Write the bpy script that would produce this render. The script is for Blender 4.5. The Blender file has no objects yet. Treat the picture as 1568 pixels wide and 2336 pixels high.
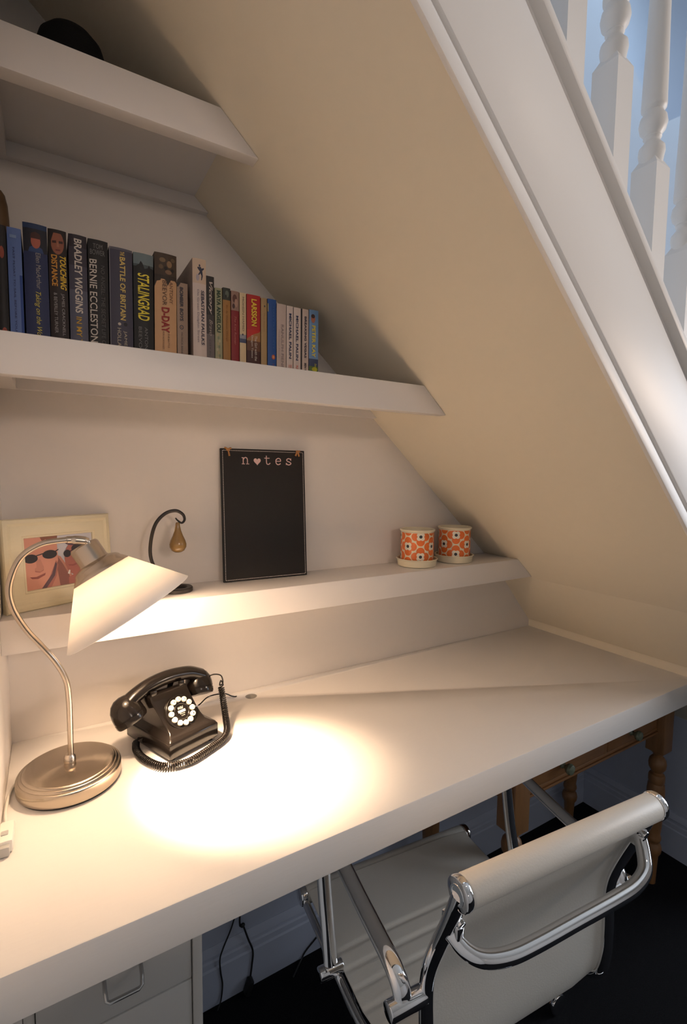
import bpy, bmesh, math, random
from mathutils import Vector, Matrix

random.seed(7)
SC = bpy.context.scene
COL = SC.collection
PI = math.pi

# ------------------------------------------------------------------ camera
cam_data = bpy.data.cameras.new('camera')
cam = bpy.data.objects.new('camera', cam_data)
COL.objects.link(cam)
CAM_POS = Vector((0.0747, -1.0745, 1.2628))
right = Vector((0.85694268, -0.5152845, 0.01145109))
up = Vector((0.03121828, 0.07406843, 0.99676441))
fwd = Vector((0.51446542, 0.85381248, -0.0795587))
R = Matrix((right, up, -fwd)).transposed()
cam.matrix_world = Matrix.Translation(CAM_POS) @ R.to_4x4()
cam_data.sensor_fit = 'VERTICAL'
cam_data.sensor_height = 23.36
cam_data.sensor_width = 15.68
cam_data.lens = 1116.53 / 100.0
cam_data.clip_start = 0.02
SC.camera = cam

# ------------------------------------------------------------------ light
SC.view_settings.view_transform = 'Standard'
SC.view_settings.look = 'None'
SC.view_settings.gamma = 1.0
SC.view_settings.use_curve_mapping = False
SC.view_settings.exposure = 0.10

W = bpy.data.worlds.new('world')
SC.world = W
W.use_nodes = True
bg = W.node_tree.nodes['Background']
bg.inputs[0].default_value = (0.55, 0.70, 1.0, 1)
bg.inputs[1].default_value = 0.6


def area(name, loc, target, sx, sy, power, color):
    d = bpy.data.lights.new(name, 'AREA')
    d.shape = 'RECTANGLE'
    d.size, d.size_y = sx, sy
    d.energy = power
    d.color = color
    o = bpy.data.objects.new(name, d)
    COL.objects.link(o)
    o.location = loc
    o.rotation_euler = (Vector(target) - Vector(loc)).to_track_quat('-Z', 'Y').to_euler()
    return o


WARM = (1.0, 0.82, 0.66)
# daylight through the glazed side of the room, to the right of the desk
area('window_daylight', (3.30, -1.55, 1.35), (0.6, -1.2, 1.0), 1.0, 1.5, 24.0, (0.82, 0.90, 1.0))
# daylight from the landing window above the stairs
area('landing_daylight', (1.9, -0.45, 4.05), (1.7, -0.1, 1.5), 1.6, 0.6, 26.0, (0.56, 0.75, 1.0))
# the room's ceiling lamp
cl = bpy.data.lights.new('ceiling_lamp_light', 'SPOT')
cl.energy = 2.3
cl.color = WARM
cl.spot_size = math.radians(165)
cl.spot_blend = 0.6
cl.shadow_soft_size = 0.04
clo = bpy.data.objects.new('ceiling_lamp_light', cl)
COL.objects.link(clo)
clo.location = (1.2, -1.29, 2.34)

# unseen fill light, added to brighten the side of the staircase
rl = bpy.data.lights.new('stringer_fill_light', 'SPOT')
rl.energy = 52.0
rl.color = (1.0, 0.78, 0.62)
rl.spot_size = math.radians(58)
rl.spot_blend = 0.7
rl.shadow_soft_size = 0.12
rlo = bpy.data.objects.new('stringer_fill_light', rl)
COL.objects.link(rlo)
rlo.location = (2.5, -1.9, 1.60)
rlo.rotation_euler = (Vector((1.0, -.63, 1.62)) - Vector(rlo.location)).to_track_quat('-Z', 'Y').to_euler()
# another unseen fill, added to lift the shelves and books
r2 = bpy.data.lights.new('shelf_fill_light', 'SPOT')
r2.energy = 30.0
r2.color = (1.0, 0.80, 0.68)
r2.spot_size = math.radians(36)
r2.spot_blend = 1.0
r2.shadow_soft_size = 0.15
r2o = bpy.data.objects.new('shelf_fill_light', r2)
COL.objects.link(r2o)
r2o.location = (0.55, -2.7, 1.75)
r2o.rotation_euler = (Vector((0.42, -.2, 1.38)) - Vector(r2o.location)).to_track_quat('-Z', 'Y').to_euler()
LAMP_POWER = 3.6
BEAM_POWER = 48.0
LAMP_COLOR = (1.0, 0.70, 0.45)

# ------------------------------------------------------------------ materials
def mat(name, color, rough=0.5, metal=0.0, bump=0.0, scale=40.0, var=0.0, spec=0.5, stretch=None, coat=0.0):
    m = bpy.data.materials.new(name)
    m.use_nodes = True
    nt = m.node_tree
    b = nt.nodes['Principled BSDF']
    b.inputs['Base Color'].default_value = (*color, 1)
    b.inputs['Roughness'].default_value = rough
    b.inputs['Metallic'].default_value = metal
    b.inputs['Specular IOR Level'].default_value = spec
    b.inputs['Coat Weight'].default_value = coat
    if bump > 0 or var > 0:
        tc = nt.nodes.new('ShaderNodeTexCoord')
        mp = nt.nodes.new('ShaderNodeMapping')
        if stretch:
            mp.inputs['Scale'].default_value = stretch
        nz = nt.nodes.new('ShaderNodeTexNoise')
        nz.inputs['Scale'].default_value = scale
        nz.inputs['Detail'].default_value = 5
        nt.links.new(tc.outputs['Object'], mp.inputs['Vector'])
        nt.links.new(mp.outputs['Vector'], nz.inputs['Vector'])
        if bump > 0:
            bp = nt.nodes.new('ShaderNodeBump')
            bp.inputs['Strength'].default_value = bump
            bp.inputs['Distance'].default_value = 0.002
            nt.links.new(nz.outputs['Fac'], bp.inputs['Height'])
            nt.links.new(bp.outputs['Normal'], b.inputs['Normal'])
        if var > 0:
            mx = nt.nodes.new('ShaderNodeMix')
            mx.data_type = 'RGBA'
            mx.inputs[6].default_value = (*[c * (1 - var) for c in color], 1)
            mx.inputs[7].default_value = (*[min(1, c * (1 + var)) for c in color], 1)
            nt.links.new(nz.outputs['Fac'], mx.inputs[0])
            nt.links.new(mx.outputs[2], b.inputs['Base Color'])
    return m


M_WALL = mat('painted_plaster', (0.80, 0.75, 0.70), 0.6, bump=0.05, scale=60, var=0.015)
M_SLOPE = mat('magnolia_plaster', (0.80, 0.725, 0.585), 0.6, bump=0.05, scale=50, var=0.015)
M_TRIM = mat('white_gloss_paint', (0.82, 0.80, 0.775), 0.42, bump=0.03, scale=30)
M_SHELF = mat('white_shelf_paint', (0.82, 0.785, 0.76), 0.42, bump=0.03, scale=50)
M_DESK = mat('white_brushed_desk_paint', (0.82, 0.79, 0.76), 0.55, bump=0.10, scale=18, stretch=(1.5, 12, 12), var=0.012, spec=0.3)
M_COOLWALL = mat('wall_cool_shade', (0.50, 0.54, 0.66), 0.7, bump=0.03, scale=50)  # dim cool daylight below the desk is put into this wall colour
M_SKIRT = mat('skirting_cool_shade', (0.52, 0.56, 0.68), 0.45)  # same bluish daylight tint put into the skirting colour
M_CARPET = mat('black_carpet', (0.012, 0.012, 0.014), 0.95, bump=0.8, scale=400, var=0.4, spec=0.1)
M_CEIL = mat('ceiling_paint', (0.8, 0.78, 0.74), 0.8, var=0.01)
M_STAIRW = mat('stairwell_paint', (0.66, 0.69, 0.74), 0.7, var=0.01)
M_CHROME = mat('polished_chrome', (0.86, 0.86, 0.87), 0.045, metal=1.0, bump=0.01, scale=5)
M_NICKEL = mat('brushed_nickel', (0.60, 0.53, 0.45), 0.27, metal=1.0, bump=0.04, scale=120)
M_NBASE = mat('spun_nickel', (0.47, 0.405, 0.33), 0.24, metal=1.0)
_bb = M_NBASE.node_tree.nodes['Principled BSDF']
_bb.inputs['Anisotropic'].default_value = 0.85
_tg = M_NBASE.node_tree.nodes.new('ShaderNodeTangent'); _tg.direction_type = 'RADIAL'; _tg.axis = 'Z'
M_NBASE.node_tree.links.new(_tg.outputs[0], _bb.inputs['Tangent'])
M_STEEL = mat('satin_steel_handle', (0.50, 0.50, 0.50), 0.25, metal=1.0, bump=0.01)
M_LEATHER = mat('cream_leatherette', (0.78, 0.74, 0.67), 0.42, bump=0.12, scale=350, var=0.02)
M_BLACKPL = mat('black_glossy_plastic', (0.010, 0.008, 0.007), 0.17, bump=0.01, scale=30, spec=0.32)
M_BLACK = mat('black_rubber', (0.012, 0.012, 0.012), 0.45, bump=0.05, scale=100)
M_BUTTON = mat('ivory_button_plastic', (0.88, 0.82, 0.70), 0.3, var=0.01)
M_CREAMFR = mat('cream_painted_wood', (0.72, 0.65, 0.46), 0.45, bump=0.15, scale=25, stretch=(2, 30, 30), var=0.05)
M_IRON = mat('dark_bronze_iron', (0.020, 0.016, 0.014), 0.45, bump=0.05, scale=80)
M_AMBER = mat('amber_ceramic', (0.26, 0.155, 0.05), 0.22, var=0.25, scale=30, coat=0.4)
M_CHALK = mat('chalkboard_black', (0.014, 0.013, 0.013), 0.75, bump=0.05, scale=200, var=0.15)
M_PINK = mat('pale_pink_print', (0.74, 0.50, 0.48), 0.7, var=0.02)
M_STITCH = mat('white_stitch_print', (0.70, 0.62, 0.58), 0.7, var=0.02)
M_RAFFIA = mat('brown_raffia', (0.42, 0.20, 0.07), 0.8, bump=0.4, scale=120, var=0.3)
M_ENAMEL = mat('cream_enamel', (0.80, 0.73, 0.55), 0.28, var=0.02)
M_ORANGE = mat('orange_print', (0.78, 0.17, 0.03), 0.35, var=0.12, scale=60)
M_DOT = mat('charcoal_print', (0.035, 0.035, 0.04), 0.4, var=0.05)
M_FLOWER = mat('cream_print', (0.84, 0.79, 0.66), 0.35, var=0.01)
M_PINE = mat('waxed_pine', (0.33, 0.155, 0.06), 0.42, bump=0.15, scale=9, stretch=(1.2, 9, 9), var=0.28)
M_PINEV = mat('waxed_pine_turned', (0.29, 0.14, 0.055), 0.42, bump=0.1, scale=9, stretch=(9, 9, 1.2), var=0.28)
M_KNOB = mat('green_grey_ceramic', (0.20, 0.23, 0.16), 0.2, var=0.2, scale=60)
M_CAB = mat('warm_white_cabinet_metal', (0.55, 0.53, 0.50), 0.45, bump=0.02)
M_PAPER = mat('book_paper', (0.66, 0.58, 0.44), 0.85, bump=0.3, scale=90, stretch=(40, 1, 1), var=0.08)
M_CABLE = mat('black_cable', (0.012, 0.012, 0.013), 0.5, var=0.1)
M_WHITEPL = mat('white_plastic', (0.80, 0.77, 0.70), 0.35, var=0.01)
M_GREYPL = mat('grey_plastic', (0.42, 0.42, 0.40), 0.35, var=0.02)
M_FELT = mat('black_felt_hat', (0.010, 0.010, 0.011), 0.9, bump=0.3, scale=250, var=0.2, spec=0.2)
M_WOOD = mat('mottled_brown_wood', (0.16, 0.09, 0.04), 0.5, bump=0.1, scale=25, var=0.5)
M_HOLE = mat('grey_grommet_liner', (0.38, 0.36, 0.33), 0.6, var=0.03)

# lamp shade: thin opal glass
M_SHADE = bpy.data.materials.new('opal_white_glass')
M_SHADE.use_nodes = True
_nt = M_SHADE.node_tree
_nt.nodes.remove(_nt.nodes['Principled BSDF'])
_out = _nt.nodes['Material Output']
_d = _nt.nodes.new('ShaderNodeBsdfDiffuse'); _d.inputs[0].default_value = (0.92, 0.89, 0.86, 1)
_t = _nt.nodes.new('ShaderNodeBsdfTranslucent'); _t.inputs[0].default_value = (0.95, 0.91, 0.86, 1)
_g = _nt.nodes.new('ShaderNodeBsdfGlossy'); _g.inputs[1].default_value = 0.35
_m1 = _nt.nodes.new('ShaderNodeMixShader'); _m1.inputs[0].default_value = 0.25
_m2 = _nt.nodes.new('ShaderNodeMixShader'); _m2.inputs[0].default_value = 0.05
_nt.links.new(_d.outputs[0], _m1.inputs[1]); _nt.links.new(_t.outputs[0], _m1.inputs[2])
_nt.links.new(_m1.outputs[0], _m2.inputs[1]); _nt.links.new(_g.outputs[0], _m2.inputs[2])
_nt.links.new(_m2.outputs[0], _out.inputs[0])

M_BULB = bpy.data.materials.new('lit_bulb_glass')
M_BULB.use_nodes = True
_b = M_BULB.node_tree.nodes['Principled BSDF']
_b.inputs['Base Color'].default_value = (1, 0.9, 0.75, 1)
_b.inputs['Emission Color'].default_value = (1.0, 0.72, 0.42, 1)
_b.inputs['Emission Strength'].default_value = 8.0

# ------------------------------------------------------------------ mesh helpers
def finish(name, bm, material, parent=None, smooth=True, angle=35, loc=None, mats=None):
    me = bpy.data.meshes.new(name)
    bmesh.ops.recalc_face_normals(bm, faces=bm.faces[:])
    bm.to_mesh(me)
    bm.free()
    for mm in (mats or [material]):
        me.materials.append(mm)
    if smooth:
        me.shade_smooth()
        try:
            me.set_sharp_from_angle(angle=math.radians(angle))
        except Exception:
            pass
    o = bpy.data.objects.new(name, me)
    COL.objects.link(o)
    if parent:
        o.parent = parent
    if loc is not None:
        o.location = loc
    return o


def thing(name, label, cat, loc=(0, 0, 0), rotz=0.0, group=None):
    o = bpy.data.objects.new(name, None)
    o.empty_display_size = 0.02
    COL.objects.link(o)
    o.location = loc
    o.rotation_euler = (0, 0, rotz)
    return tag(o, label, cat, group)


def tag(o, label, cat, group=None):
    o['label'] = label
    o['category'] = cat
    if group:
        o['group'] = group
    return o


def structure(o, label=None):
    o['kind'] = 'structure'
    if label:
        o['label'] = label
    return o


def box(bm, x0, x1, y0, y1, z0, z1, bevel=0.0, seg=2, mi=0):
    r = bmesh.ops.create_cube(bm, size=1.0)
    vs = r['verts']
    for v in vs:
        v.co = Vector((x0 + (v.co.x + .5) * (x1 - x0), y0 + (v.co.y + .5) * (y1 - y0), z0 + (v.co.z + .5) * (z1 - z0)))
    fs = set(f for v in vs for f in v.link_faces)
    for f in fs:
        f.material_index = mi
    if bevel > 0:
        es = list(set(e for v in vs for e in v.link_edges))
        bmesh.ops.bevel(bm, geom=es, offset=bevel, segments=seg, profile=0.5, affect='EDGES')
    return vs


def prism(bm, pts, axis, a0, a1, bevel=0.0, mi=0):
    """pts: outline of 2D points in the plane across axis ('x': (y,z), 'y': (x,z), 'z': (x,y))."""
    def P(p, a):
        if axis == 'x':
            return (a, p[0], p[1])
        if axis == 'y':
            return (p[0], a, p[1])
        return (p[0], p[1], a)
    A = [bm.verts.new(P(p, a0)) for p in pts]
    B = [bm.verts.new(P(p, a1)) for p in pts]
    n = len(pts)
    fs = [bm.faces.new(A), bm.faces.new(B[::-1])]
    for i in range(n):
        fs.append(bm.faces.new((A[i], B[i], B[(i + 1) % n], A[(i + 1) % n])))
    for f in fs:
        f.material_index = mi
    if bevel > 0:
        es = list(set(e for f in fs for e in f.edges))
        bmesh.ops.bevel(bm, geom=es, offset=bevel, segments=2, profile=0.5, affect='EDGES')


def lathe(bm, prof, seg=32, mtx=None, mi=0, cap=True):
    """prof: list of (r, z)."""
    mtx = mtx or Matrix.Identity(4)
    rings = []
    for r, z in prof:
        if r < 1e-6:
            rings.append([bm.verts.new(mtx @ Vector((0, 0, z)))])
        else:
            rings.append([bm.verts.new(mtx @ Vector((r * math.cos(2 * PI * k / seg), r * math.sin(2 * PI * k / seg), z))) for k in range(seg)])
    for a, b in zip(rings, rings[1:]):
        for k in range(seg):
            k2 = (k + 1) % seg
            if len(a) == 1 and len(b) == 1:
                continue
            if len(a) == 1:
                f = bm.faces.new((a[0], b[k], b[k2]))
            elif len(b) == 1:
                f = bm.faces.new((a[k], b[0], a[k2]))
            else:
                f = bm.faces.new((a[k], b[k], b[k2], a[k2]))
            f.material_index = mi
    if cap:
        for rg, rev in ((rings[0], True), (rings[-1], False)):
            if len(rg) > 2:
                f = bm.faces.new(rg[::-1] if rev else rg)
                f.material_index = mi


def axis_matrix(p, d):
    """matrix with z axis along d, origin p"""
    q = Vector(d).to_track_quat('Z', 'Y')
    return Matrix.Translation(Vector(p)) @ q.to_matrix().to_4x4()


def spline(pts, n=8):
    """Catmull-Rom through pts."""
    P = [Vector(p) for p in pts]
    out = []
    for i in range(len(P) - 1):
        p0 = P[i - 1] if i > 0 else P[i] * 2 - P[i + 1]
        p1, p2 = P[i], P[i + 1]
        p3 = P[i + 2] if i + 2 < len(P) else P[i + 1] * 2 - P[i]
        for k in range(n):
            t = k / n
            out.append(0.5 * ((2 * p1) + (-p0 + p2) * t + (2 * p0 - 5 * p1 + 4 * p2 - p3) * t * t + (-p0 + 3 * p1 - 3 * p2 + p3) * t ** 3))
    out.append(P[-1])
    return out


def tube(bm, path, r, seg=12, ry=None, side=None, mi=0, cap=True):
    """sweep an ellipse (r along `side`, ry across) along path; r may be a list"""
    P = [Vector(p) for p in path]
    n = len(P)
    rr = r if isinstance(r, (list, tuple)) else [r] * n
    rings = []
    T = [(P[min(i + 1, n - 1)] - P[max(i - 1, 0)]).normalized() for i in range(n)]
    if side is not None:
        N = Vector(side)
    else:
        N = Vector((0, 0, 1)) if abs(T[0].z) < 0.9 else Vector((1, 0, 0))
    for i in range(n):
        N = (N - T[i] * N.dot(T[i])).normalized()
        B = T[i].cross(N)
        a = rr[i]
        b = (ry if ry is not None else a)
        rings.append([bm.verts.new(P[i] + N * (a * math.cos(2 * PI * k / seg)) + B * (b * math.sin(2 * PI * k / seg))) for k in range(seg)])
    for a, b in zip(rings, rings[1:]):
        for k in range(seg):
            f = bm.faces.new((a[k], a[(k + 1) % seg], b[(k + 1) % seg], b[k]))
            f.material_index = mi
    if cap:
        bm.faces.new(rings[0][::-1]).material_index = mi
        bm.faces.new(rings[-1]).material_index = mi


def cyl(bm, p0, p1, r, seg=20, bevel=0.0, mi=0):
    p0, p1 = Vector(p0), Vector(p1)
    h = (p1 - p0).length
    m = axis_matrix(p0, p1 - p0)
    if bevel:
        c = bevel
        prof = [(0, 0), (r - c, 0), (r - c * .3, c * .3), (r, c), (r, h - c), (r - c * .3, h - c * .3), (r - c, h), (0, h)]
    else:
        prof = [(0, 0), (r, 0), (r, h), (0, h)]
    lathe(bm, prof, seg, m, mi, cap=False)


def ellipsoid(bm, c, rx, ry, rz, mtx=None, u=24, v=14, mi=0):
    prof = [(math.sin(PI * k / v), -math.cos(PI * k / v)) for k in range(v + 1)]
    prof[0] = (0, -1); prof[-1] = (0, 1)
    m = Matrix.Translation(Vector(c)) @ (mtx or Matrix.Identity(4)) @ Matrix.Diagonal((rx, ry, rz, 1))
    lathe(bm, prof, u, m, mi, cap=False)


def text_mesh(s, bold=0.0, shear=0.0):
    """mesh of a text laid out in x/y, starting at the origin, size 1"""
    cu = bpy.data.curves.new('lettering', 'FONT')
    cu.body = s
    cu.size = 1.0
    cu.offset = bold
    cu.shear = shear
    cu.resolution_u = 3
    o = bpy.data.objects.new('lettering', cu)
    COL.objects.link(o)
    dg = bpy.context.evaluated_depsgraph_get()
    me = bpy.data.meshes.new_from_object(o.evaluated_get(dg))
    bpy.data.objects.remove(o)
    bpy.data.curves.remove(cu)
    return me


def text_points(s, bold=0.0, shear=0.0):
    """(list of (x,y), list of faces) scaled so that x runs 0..1 and y 0..1"""
    me = text_mesh(s, bold, shear)
    xs = [v.co.x for v in me.vertices]; ys = [v.co.y for v in me.vertices]
    x0, x1, y0, y1 = min(xs), max(xs), min(ys), max(ys)
    pts = [((v.co.x - x0) / (x1 - x0), (v.co.y - y0) / (y1 - y0)) for v in me.vertices]
    fs = [tuple(p.vertices) for p in me.polygons]
    asp = (x1 - x0) / (y1 - y0)
    bpy.data.meshes.remove(me)
    return pts, fs, asp


def add_text(bm, s, fn, bold=0.0, shear=0.0, mi=0):
    """fn maps (u in 0..1, v in 0..1) to a point"""
    pts, fs, asp = text_points(s, bold, shear)
    vs = [bm.verts.new(fn(u, v)) for u, v in pts]
    for f in fs:
        try:
            bm.faces.new([vs[i] for i in f]).material_index = mi
        except ValueError:
            pass


# ------------------------------------------------------------------ dimensions
S0, S1 = 2.3641, 1.1053            # under-stairs slope: x = S0 - S1 * z


def S(z):
    return S0 - S1 * z


NX, NZ = 0.671, 0.741              # normal of the slope, pointing up and right
DX, DZ = 0.741, -0.671             # direction down the slope
YS = -0.635                        # stair stringer face
DESK_Z, DESK_T, DESK_D = 0.75, 0.0568, 0.5086
XR = 1.83
RX1, RY0 = 3.5, -3.4               # the rest of the room
CEIL = 2.45

# ------------------------------------------------------------------ setting
bm = bmesh.new(); box(bm, -0.1, RX1 + .1, RY0 - .1, 0.1, -0.08, 0.0)
structure(finish('floor', bm, M_CARPET, smooth=False), 'black carpet floor')

# back wall of the nook (below the slope) and the stairwell wall above it
bm = bmesh.new()
prism(bm, [(0, 0), (XR, 0), (XR, .49), (S(.69) + .02, .70), (1.505, DESK_Z + .01), (S(.955) + .018, .965), (S(2.12) + .018, 2.13), (0, 2.16)], 'y', 0.0, 0.10)
structure(finish('wall_back', bm, M_WALL, smooth=False))
bm = bmesh.new()
prism(bm, [(-0.1, S0 / S1 + .06), (S0 + .06, 0.0), (RX1, 0.0), (RX1, 3.42), (2.108, 2.594), (-0.1, 3.95)], 'y', 0.001, 0.09)
structure(finish('wall_stairwell', bm, M_STAIRW, smooth=False))

bm = bmesh.new(); box(bm, -0.6, 5.5, 0.62, 0.70, 1.6, 4.3)
structure(finish('wall_upstairs', bm, M_STAIRW, smooth=False))
bm = bmesh.new(); box(bm, -0.1, 0.0, RY0, 0.0, 0.0, CEIL)
structure(finish('wall_left', bm, M_WALL, smooth=False))
bm = bmesh.new(); box(bm, -0.2, -0.1, -.66, 0.0, CEIL, 4.2)
structure(finish('wall_landing', bm, M_STAIRW, smooth=False))
bm = bmesh.new(); box(bm, XR, XR + .03, YS + .03, 0.0, 0.0, 0.478)
structure(finish('wall_right', bm, M_COOLWALL, smooth=False))
bm = bmesh.new(); box(bm, -0.2, RX1 + .1, -.74, -.66, CEIL, 4.2)
structure(finish('wall_upper', bm, M_CEIL, smooth=False))
bm = bmesh.new(); box(bm, -0.1, RX1 + .1, RY0 - .1, -.66, CEIL, CEIL + .08)
structure(finish('ceiling', bm, M_CEIL, smooth=False))
bm = bmesh.new(); box(bm, -0.6, 5.5, -.74, 0.7, 4.2, 4.28)
structure(finish('ceiling_landing', bm, M_CEIL, smooth=False))
bm = bmesh.new(); box(bm, -0.1, RX1 + .1, RY0 - .1, RY0, 0, CEIL)
structure(finish('wall_front', bm, M_WALL, smooth=False))
# side wall of the room with the window opening
bm = bmesh.new()
wy0, wy1, wz0, wz1 = -2.15, -0.95, 0.55, 2.15
box(bm, RX1, RX1 + .1, RY0, wy0, 0, 4.2); box(bm, RX1, RX1 + .1, wy1, 0.0, 0, 4.2)
box(bm, RX1, RX1 + .1, wy0, wy1, 0, wz0); box(bm, RX1, RX1 + .1, wy0, wy1, wz1, 4.2)
structure(finish('wall_side', bm, M_WALL, smooth=False))
bm = bmesh.new()
for a, b_, c, d in ((wy0, wy0 + .06, wz0, wz1), (wy1 - .06, wy1, wz0, wz1), (wy0, wy1, wz0, wz0 + .06), (wy0, wy1, wz1 - .06, wz1), (-1.57, -1.53, wz0, wz1), (wy0, wy1, 1.33, 1.37)):
    box(bm, RX1 + .02, RX1 + .07, a, b_, c, d, .004)
structure(finish('window_1', bm, M_TRIM))

# sloped soffit under the stairs: straight plane, kinking slightly below the lowest shelf
bm = bmesh.new()
TH = 0.03
sx, sz = NX * TH, NZ * TH
Zk = 0.955
up_pts = [(S(2.18), 2.18), (S(Zk), Zk), (1.485, DESK_Z), (S(.69), .69), (XR, .474)]
prism(bm, up_pts + [(XR + .03, .50), (1.485 + .10, DESK_Z + .05), (S(Zk) + sx, Zk + sz), (S(2.18) + sx, 2.18 + sz)], 'y', YS + .005, 0.0)
structure(finish('ceiling_slope', bm, M_SLOPE, smooth=False))
# little quadrant moulding where the soffit meets the desk
bm = bmesh.new()
prism(bm, [(1.466, DESK_Z), (1.466, DESK_Z + .018), (1.464, DESK_Z + .024), (1.470, DESK_Z + .030), (1.500, DESK_Z + .030), (1.500, DESK_Z)], 'y', -DESK_D + .002, 0.0)
structure(finish('trim_1', bm, M_SLOPE, angle=20))

# stairs: treads and risers behind the stringer
bm = bmesh.new()
pts = []
n_st = 12
x_top = 0.02
rise = 0.188
pts_top = []
for k in range(12, -1, -1):
    z = k * rise + .10
    xn = S0 + (0.155 / NX) * 1.0 - S1 * z
    pts_top.append((xn - rise * S1, z)); pts_top.append((xn, z))
pts = [(S(2.18) + .055, 2.18 + .03)] + [p for p in pts_top if p[1] < 2.3] + [(S(.12) + .05, .12)]
prism(bm, pts, 'y', -.60, -.002)
structure(finish('staircase', bm, M_TRIM, smooth=False))


def slope_bar(bm, p0, p1, y0, y1, z_hi=2.2, z_lo=0.02, bevel=0.0):
    """bar along the slope between perpendicular offsets p0..p1"""
    def q(p, z):
        return (S(z) + NX * p, z + NZ * p)
    prism(bm, [q(p0, z_hi), q(p0, z_lo), q(p1, z_lo), q(p1, z_hi)], 'y', y0, y1, bevel)


bm = bmesh.new()
slope_bar(bm, 0.002, 0.190, YS + .004, YS + .032)            # the board
slope_bar(bm, -0.002, 0.0175, YS - .003, YS + .0045, bevel=.001)    # bead along its lower edge
slope_bar(bm, 0.0275, 0.168, YS - .003, YS + .006, bevel=.002)     # planted face
so = finish('stair_stringer', bm, M_TRIM, angle=30)
structure(so, 'white moulded stair stringer running diagonally above the desk')
bm = bmesh.new()
slope_bar(bm, 0.184, 0.198, YS - .012, YS + .062, bevel=.003)
slope_bar(bm, 0.197, 0.206, YS - .007, YS + .062, bevel=.003)
slope_bar(bm, 0.205, 0.212, YS + .001, YS + .062, bevel=.002)
structure(finish('stair_base_rail', bm, M_TRIM, angle=30), 'rounded base rail carrying the white balusters')

# skirting boards
def skirt_profile(t=0.014, h=0.145):
    return [(0, 0), (t, 0), (t, .092), (t - .003, .096), (t - .003, .110), (t - .006, .114), (t - .006, .122), (t - .002, .126), (t - .004, .134), (t - .009, h), (0, h)]


bm = bmesh.new()
prism(bm, [(-a, z) for a, z in skirt_profile()], 'x', 0.25, XR)
structure(finish('baseboard_back', bm, M_SKIRT, angle=25))
bm = bmesh.new()
prism(bm, [(XR - a, z) for a, z in skirt_profile()], 'y', YS + .04, -0.012)
structure(finish('baseboard_right', bm, M_SKIRT, angle=25))

# wall under the desk: thin board added, cool dim light put into its colour
bm = bmesh.new(); box(bm, 0.0, XR, -.004, 0.0, 0.0, DESK_Z - DESK_T)
structure(finish('wall_under_desk', bm, M_COOLWALL, smooth=False))

# ceiling lamp (lights the room from behind the camera)
t = thing('ceiling_lamp', 'small round ceiling lamp out in the room', 'ceiling lamp', (1.2, -1.29, CEIL))
bm = bmesh.new(); lathe(bm, [(0, 0), (.06, 0), (.06, -.02), (.05, -.05), (.045, -.06), (0, -.06)], 32, cap=False)
finish('body', bm, M_TRIM, t)

# ------------------------------------------------------------------ balusters
def baluster_profile():
    P = [(0.016, -.012), (0.0175, 0.0), (0.0185, .006), (0.020, .013), (0.0190, .021), (0.0140, .027), (.0118, .030), (.0118, .034), (.0138, .037),
         (.0128, .039), (.0142, .042), (0.0190, .048), (0.0212, .058), (0.0195, .068), (0.0150, .0745), (.0142, .078), (.0185, .082), (.0190, .086)]
    P += [(.0186, .10), (.0180, .14), (.0165, .20), (.0150, .28), (.0140, .40), (.0135, .50)]
    return P


BAL_Y = YS + .036
for k, (bx, lab) in enumerate(((0.712, 'white square lower end of the baluster leftmost at the top edge'),
                               (0.832, 'white turned baluster whose rings touch the top edge of the photo'),
                               (0.952, 'white turned baluster in the middle, second from the right edge'),
                               (1.072, 'white turned baluster cut by the right edge of the photo'))):
    shoulder = 1.893 - (bx - 0.832) / S1 + .001
    t = thing('stair_baluster', lab, 'baluster', (bx, BAL_Y, shoulder), 0, 'white turned stair balusters')
    h = 0.0205
    zb = (S0 - (bx + h)) / S1 + 0.212 / NZ - shoulder
    zb2 = (S0 - (bx - h)) / S1 + 0.212 / NZ - shoulder
    bm = bmesh.new()
    vs = [bm.verts.new(p) for p in ((-h, -h, zb2), (h, -h, zb), (h, h, zb), (-h, h, zb2))]
    ring2 = [bm.verts.new(p) for p in ((-h, -h, -.014), (h, -h, -.014), (h, h, -.014), (-h, h, -.014))]
    s_ = .013
    ring3 = [bm.verts.new(p) for p in ((-s_, -s_, 0), (s_, -s_, 0), (s_, s_, 0), (-s_, s_, 0))]
    for a, b_ in ((vs, ring2), (ring2, ring3)):
        for i in range(4):
            bm.faces.new((a[i], a[(i + 1) % 4], b_[(i + 1) % 4], b_[i]))
    bm.faces.new(vs[::-1]); bm.faces.new(ring3)
    finish('square_base', bm, M_TRIM, t, smooth=False)
    bm = bmesh.new(); lathe(bm, baluster_profile(), 28)
    finish('turned_shaft', bm, M_TRIM, t, angle=50)

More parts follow.
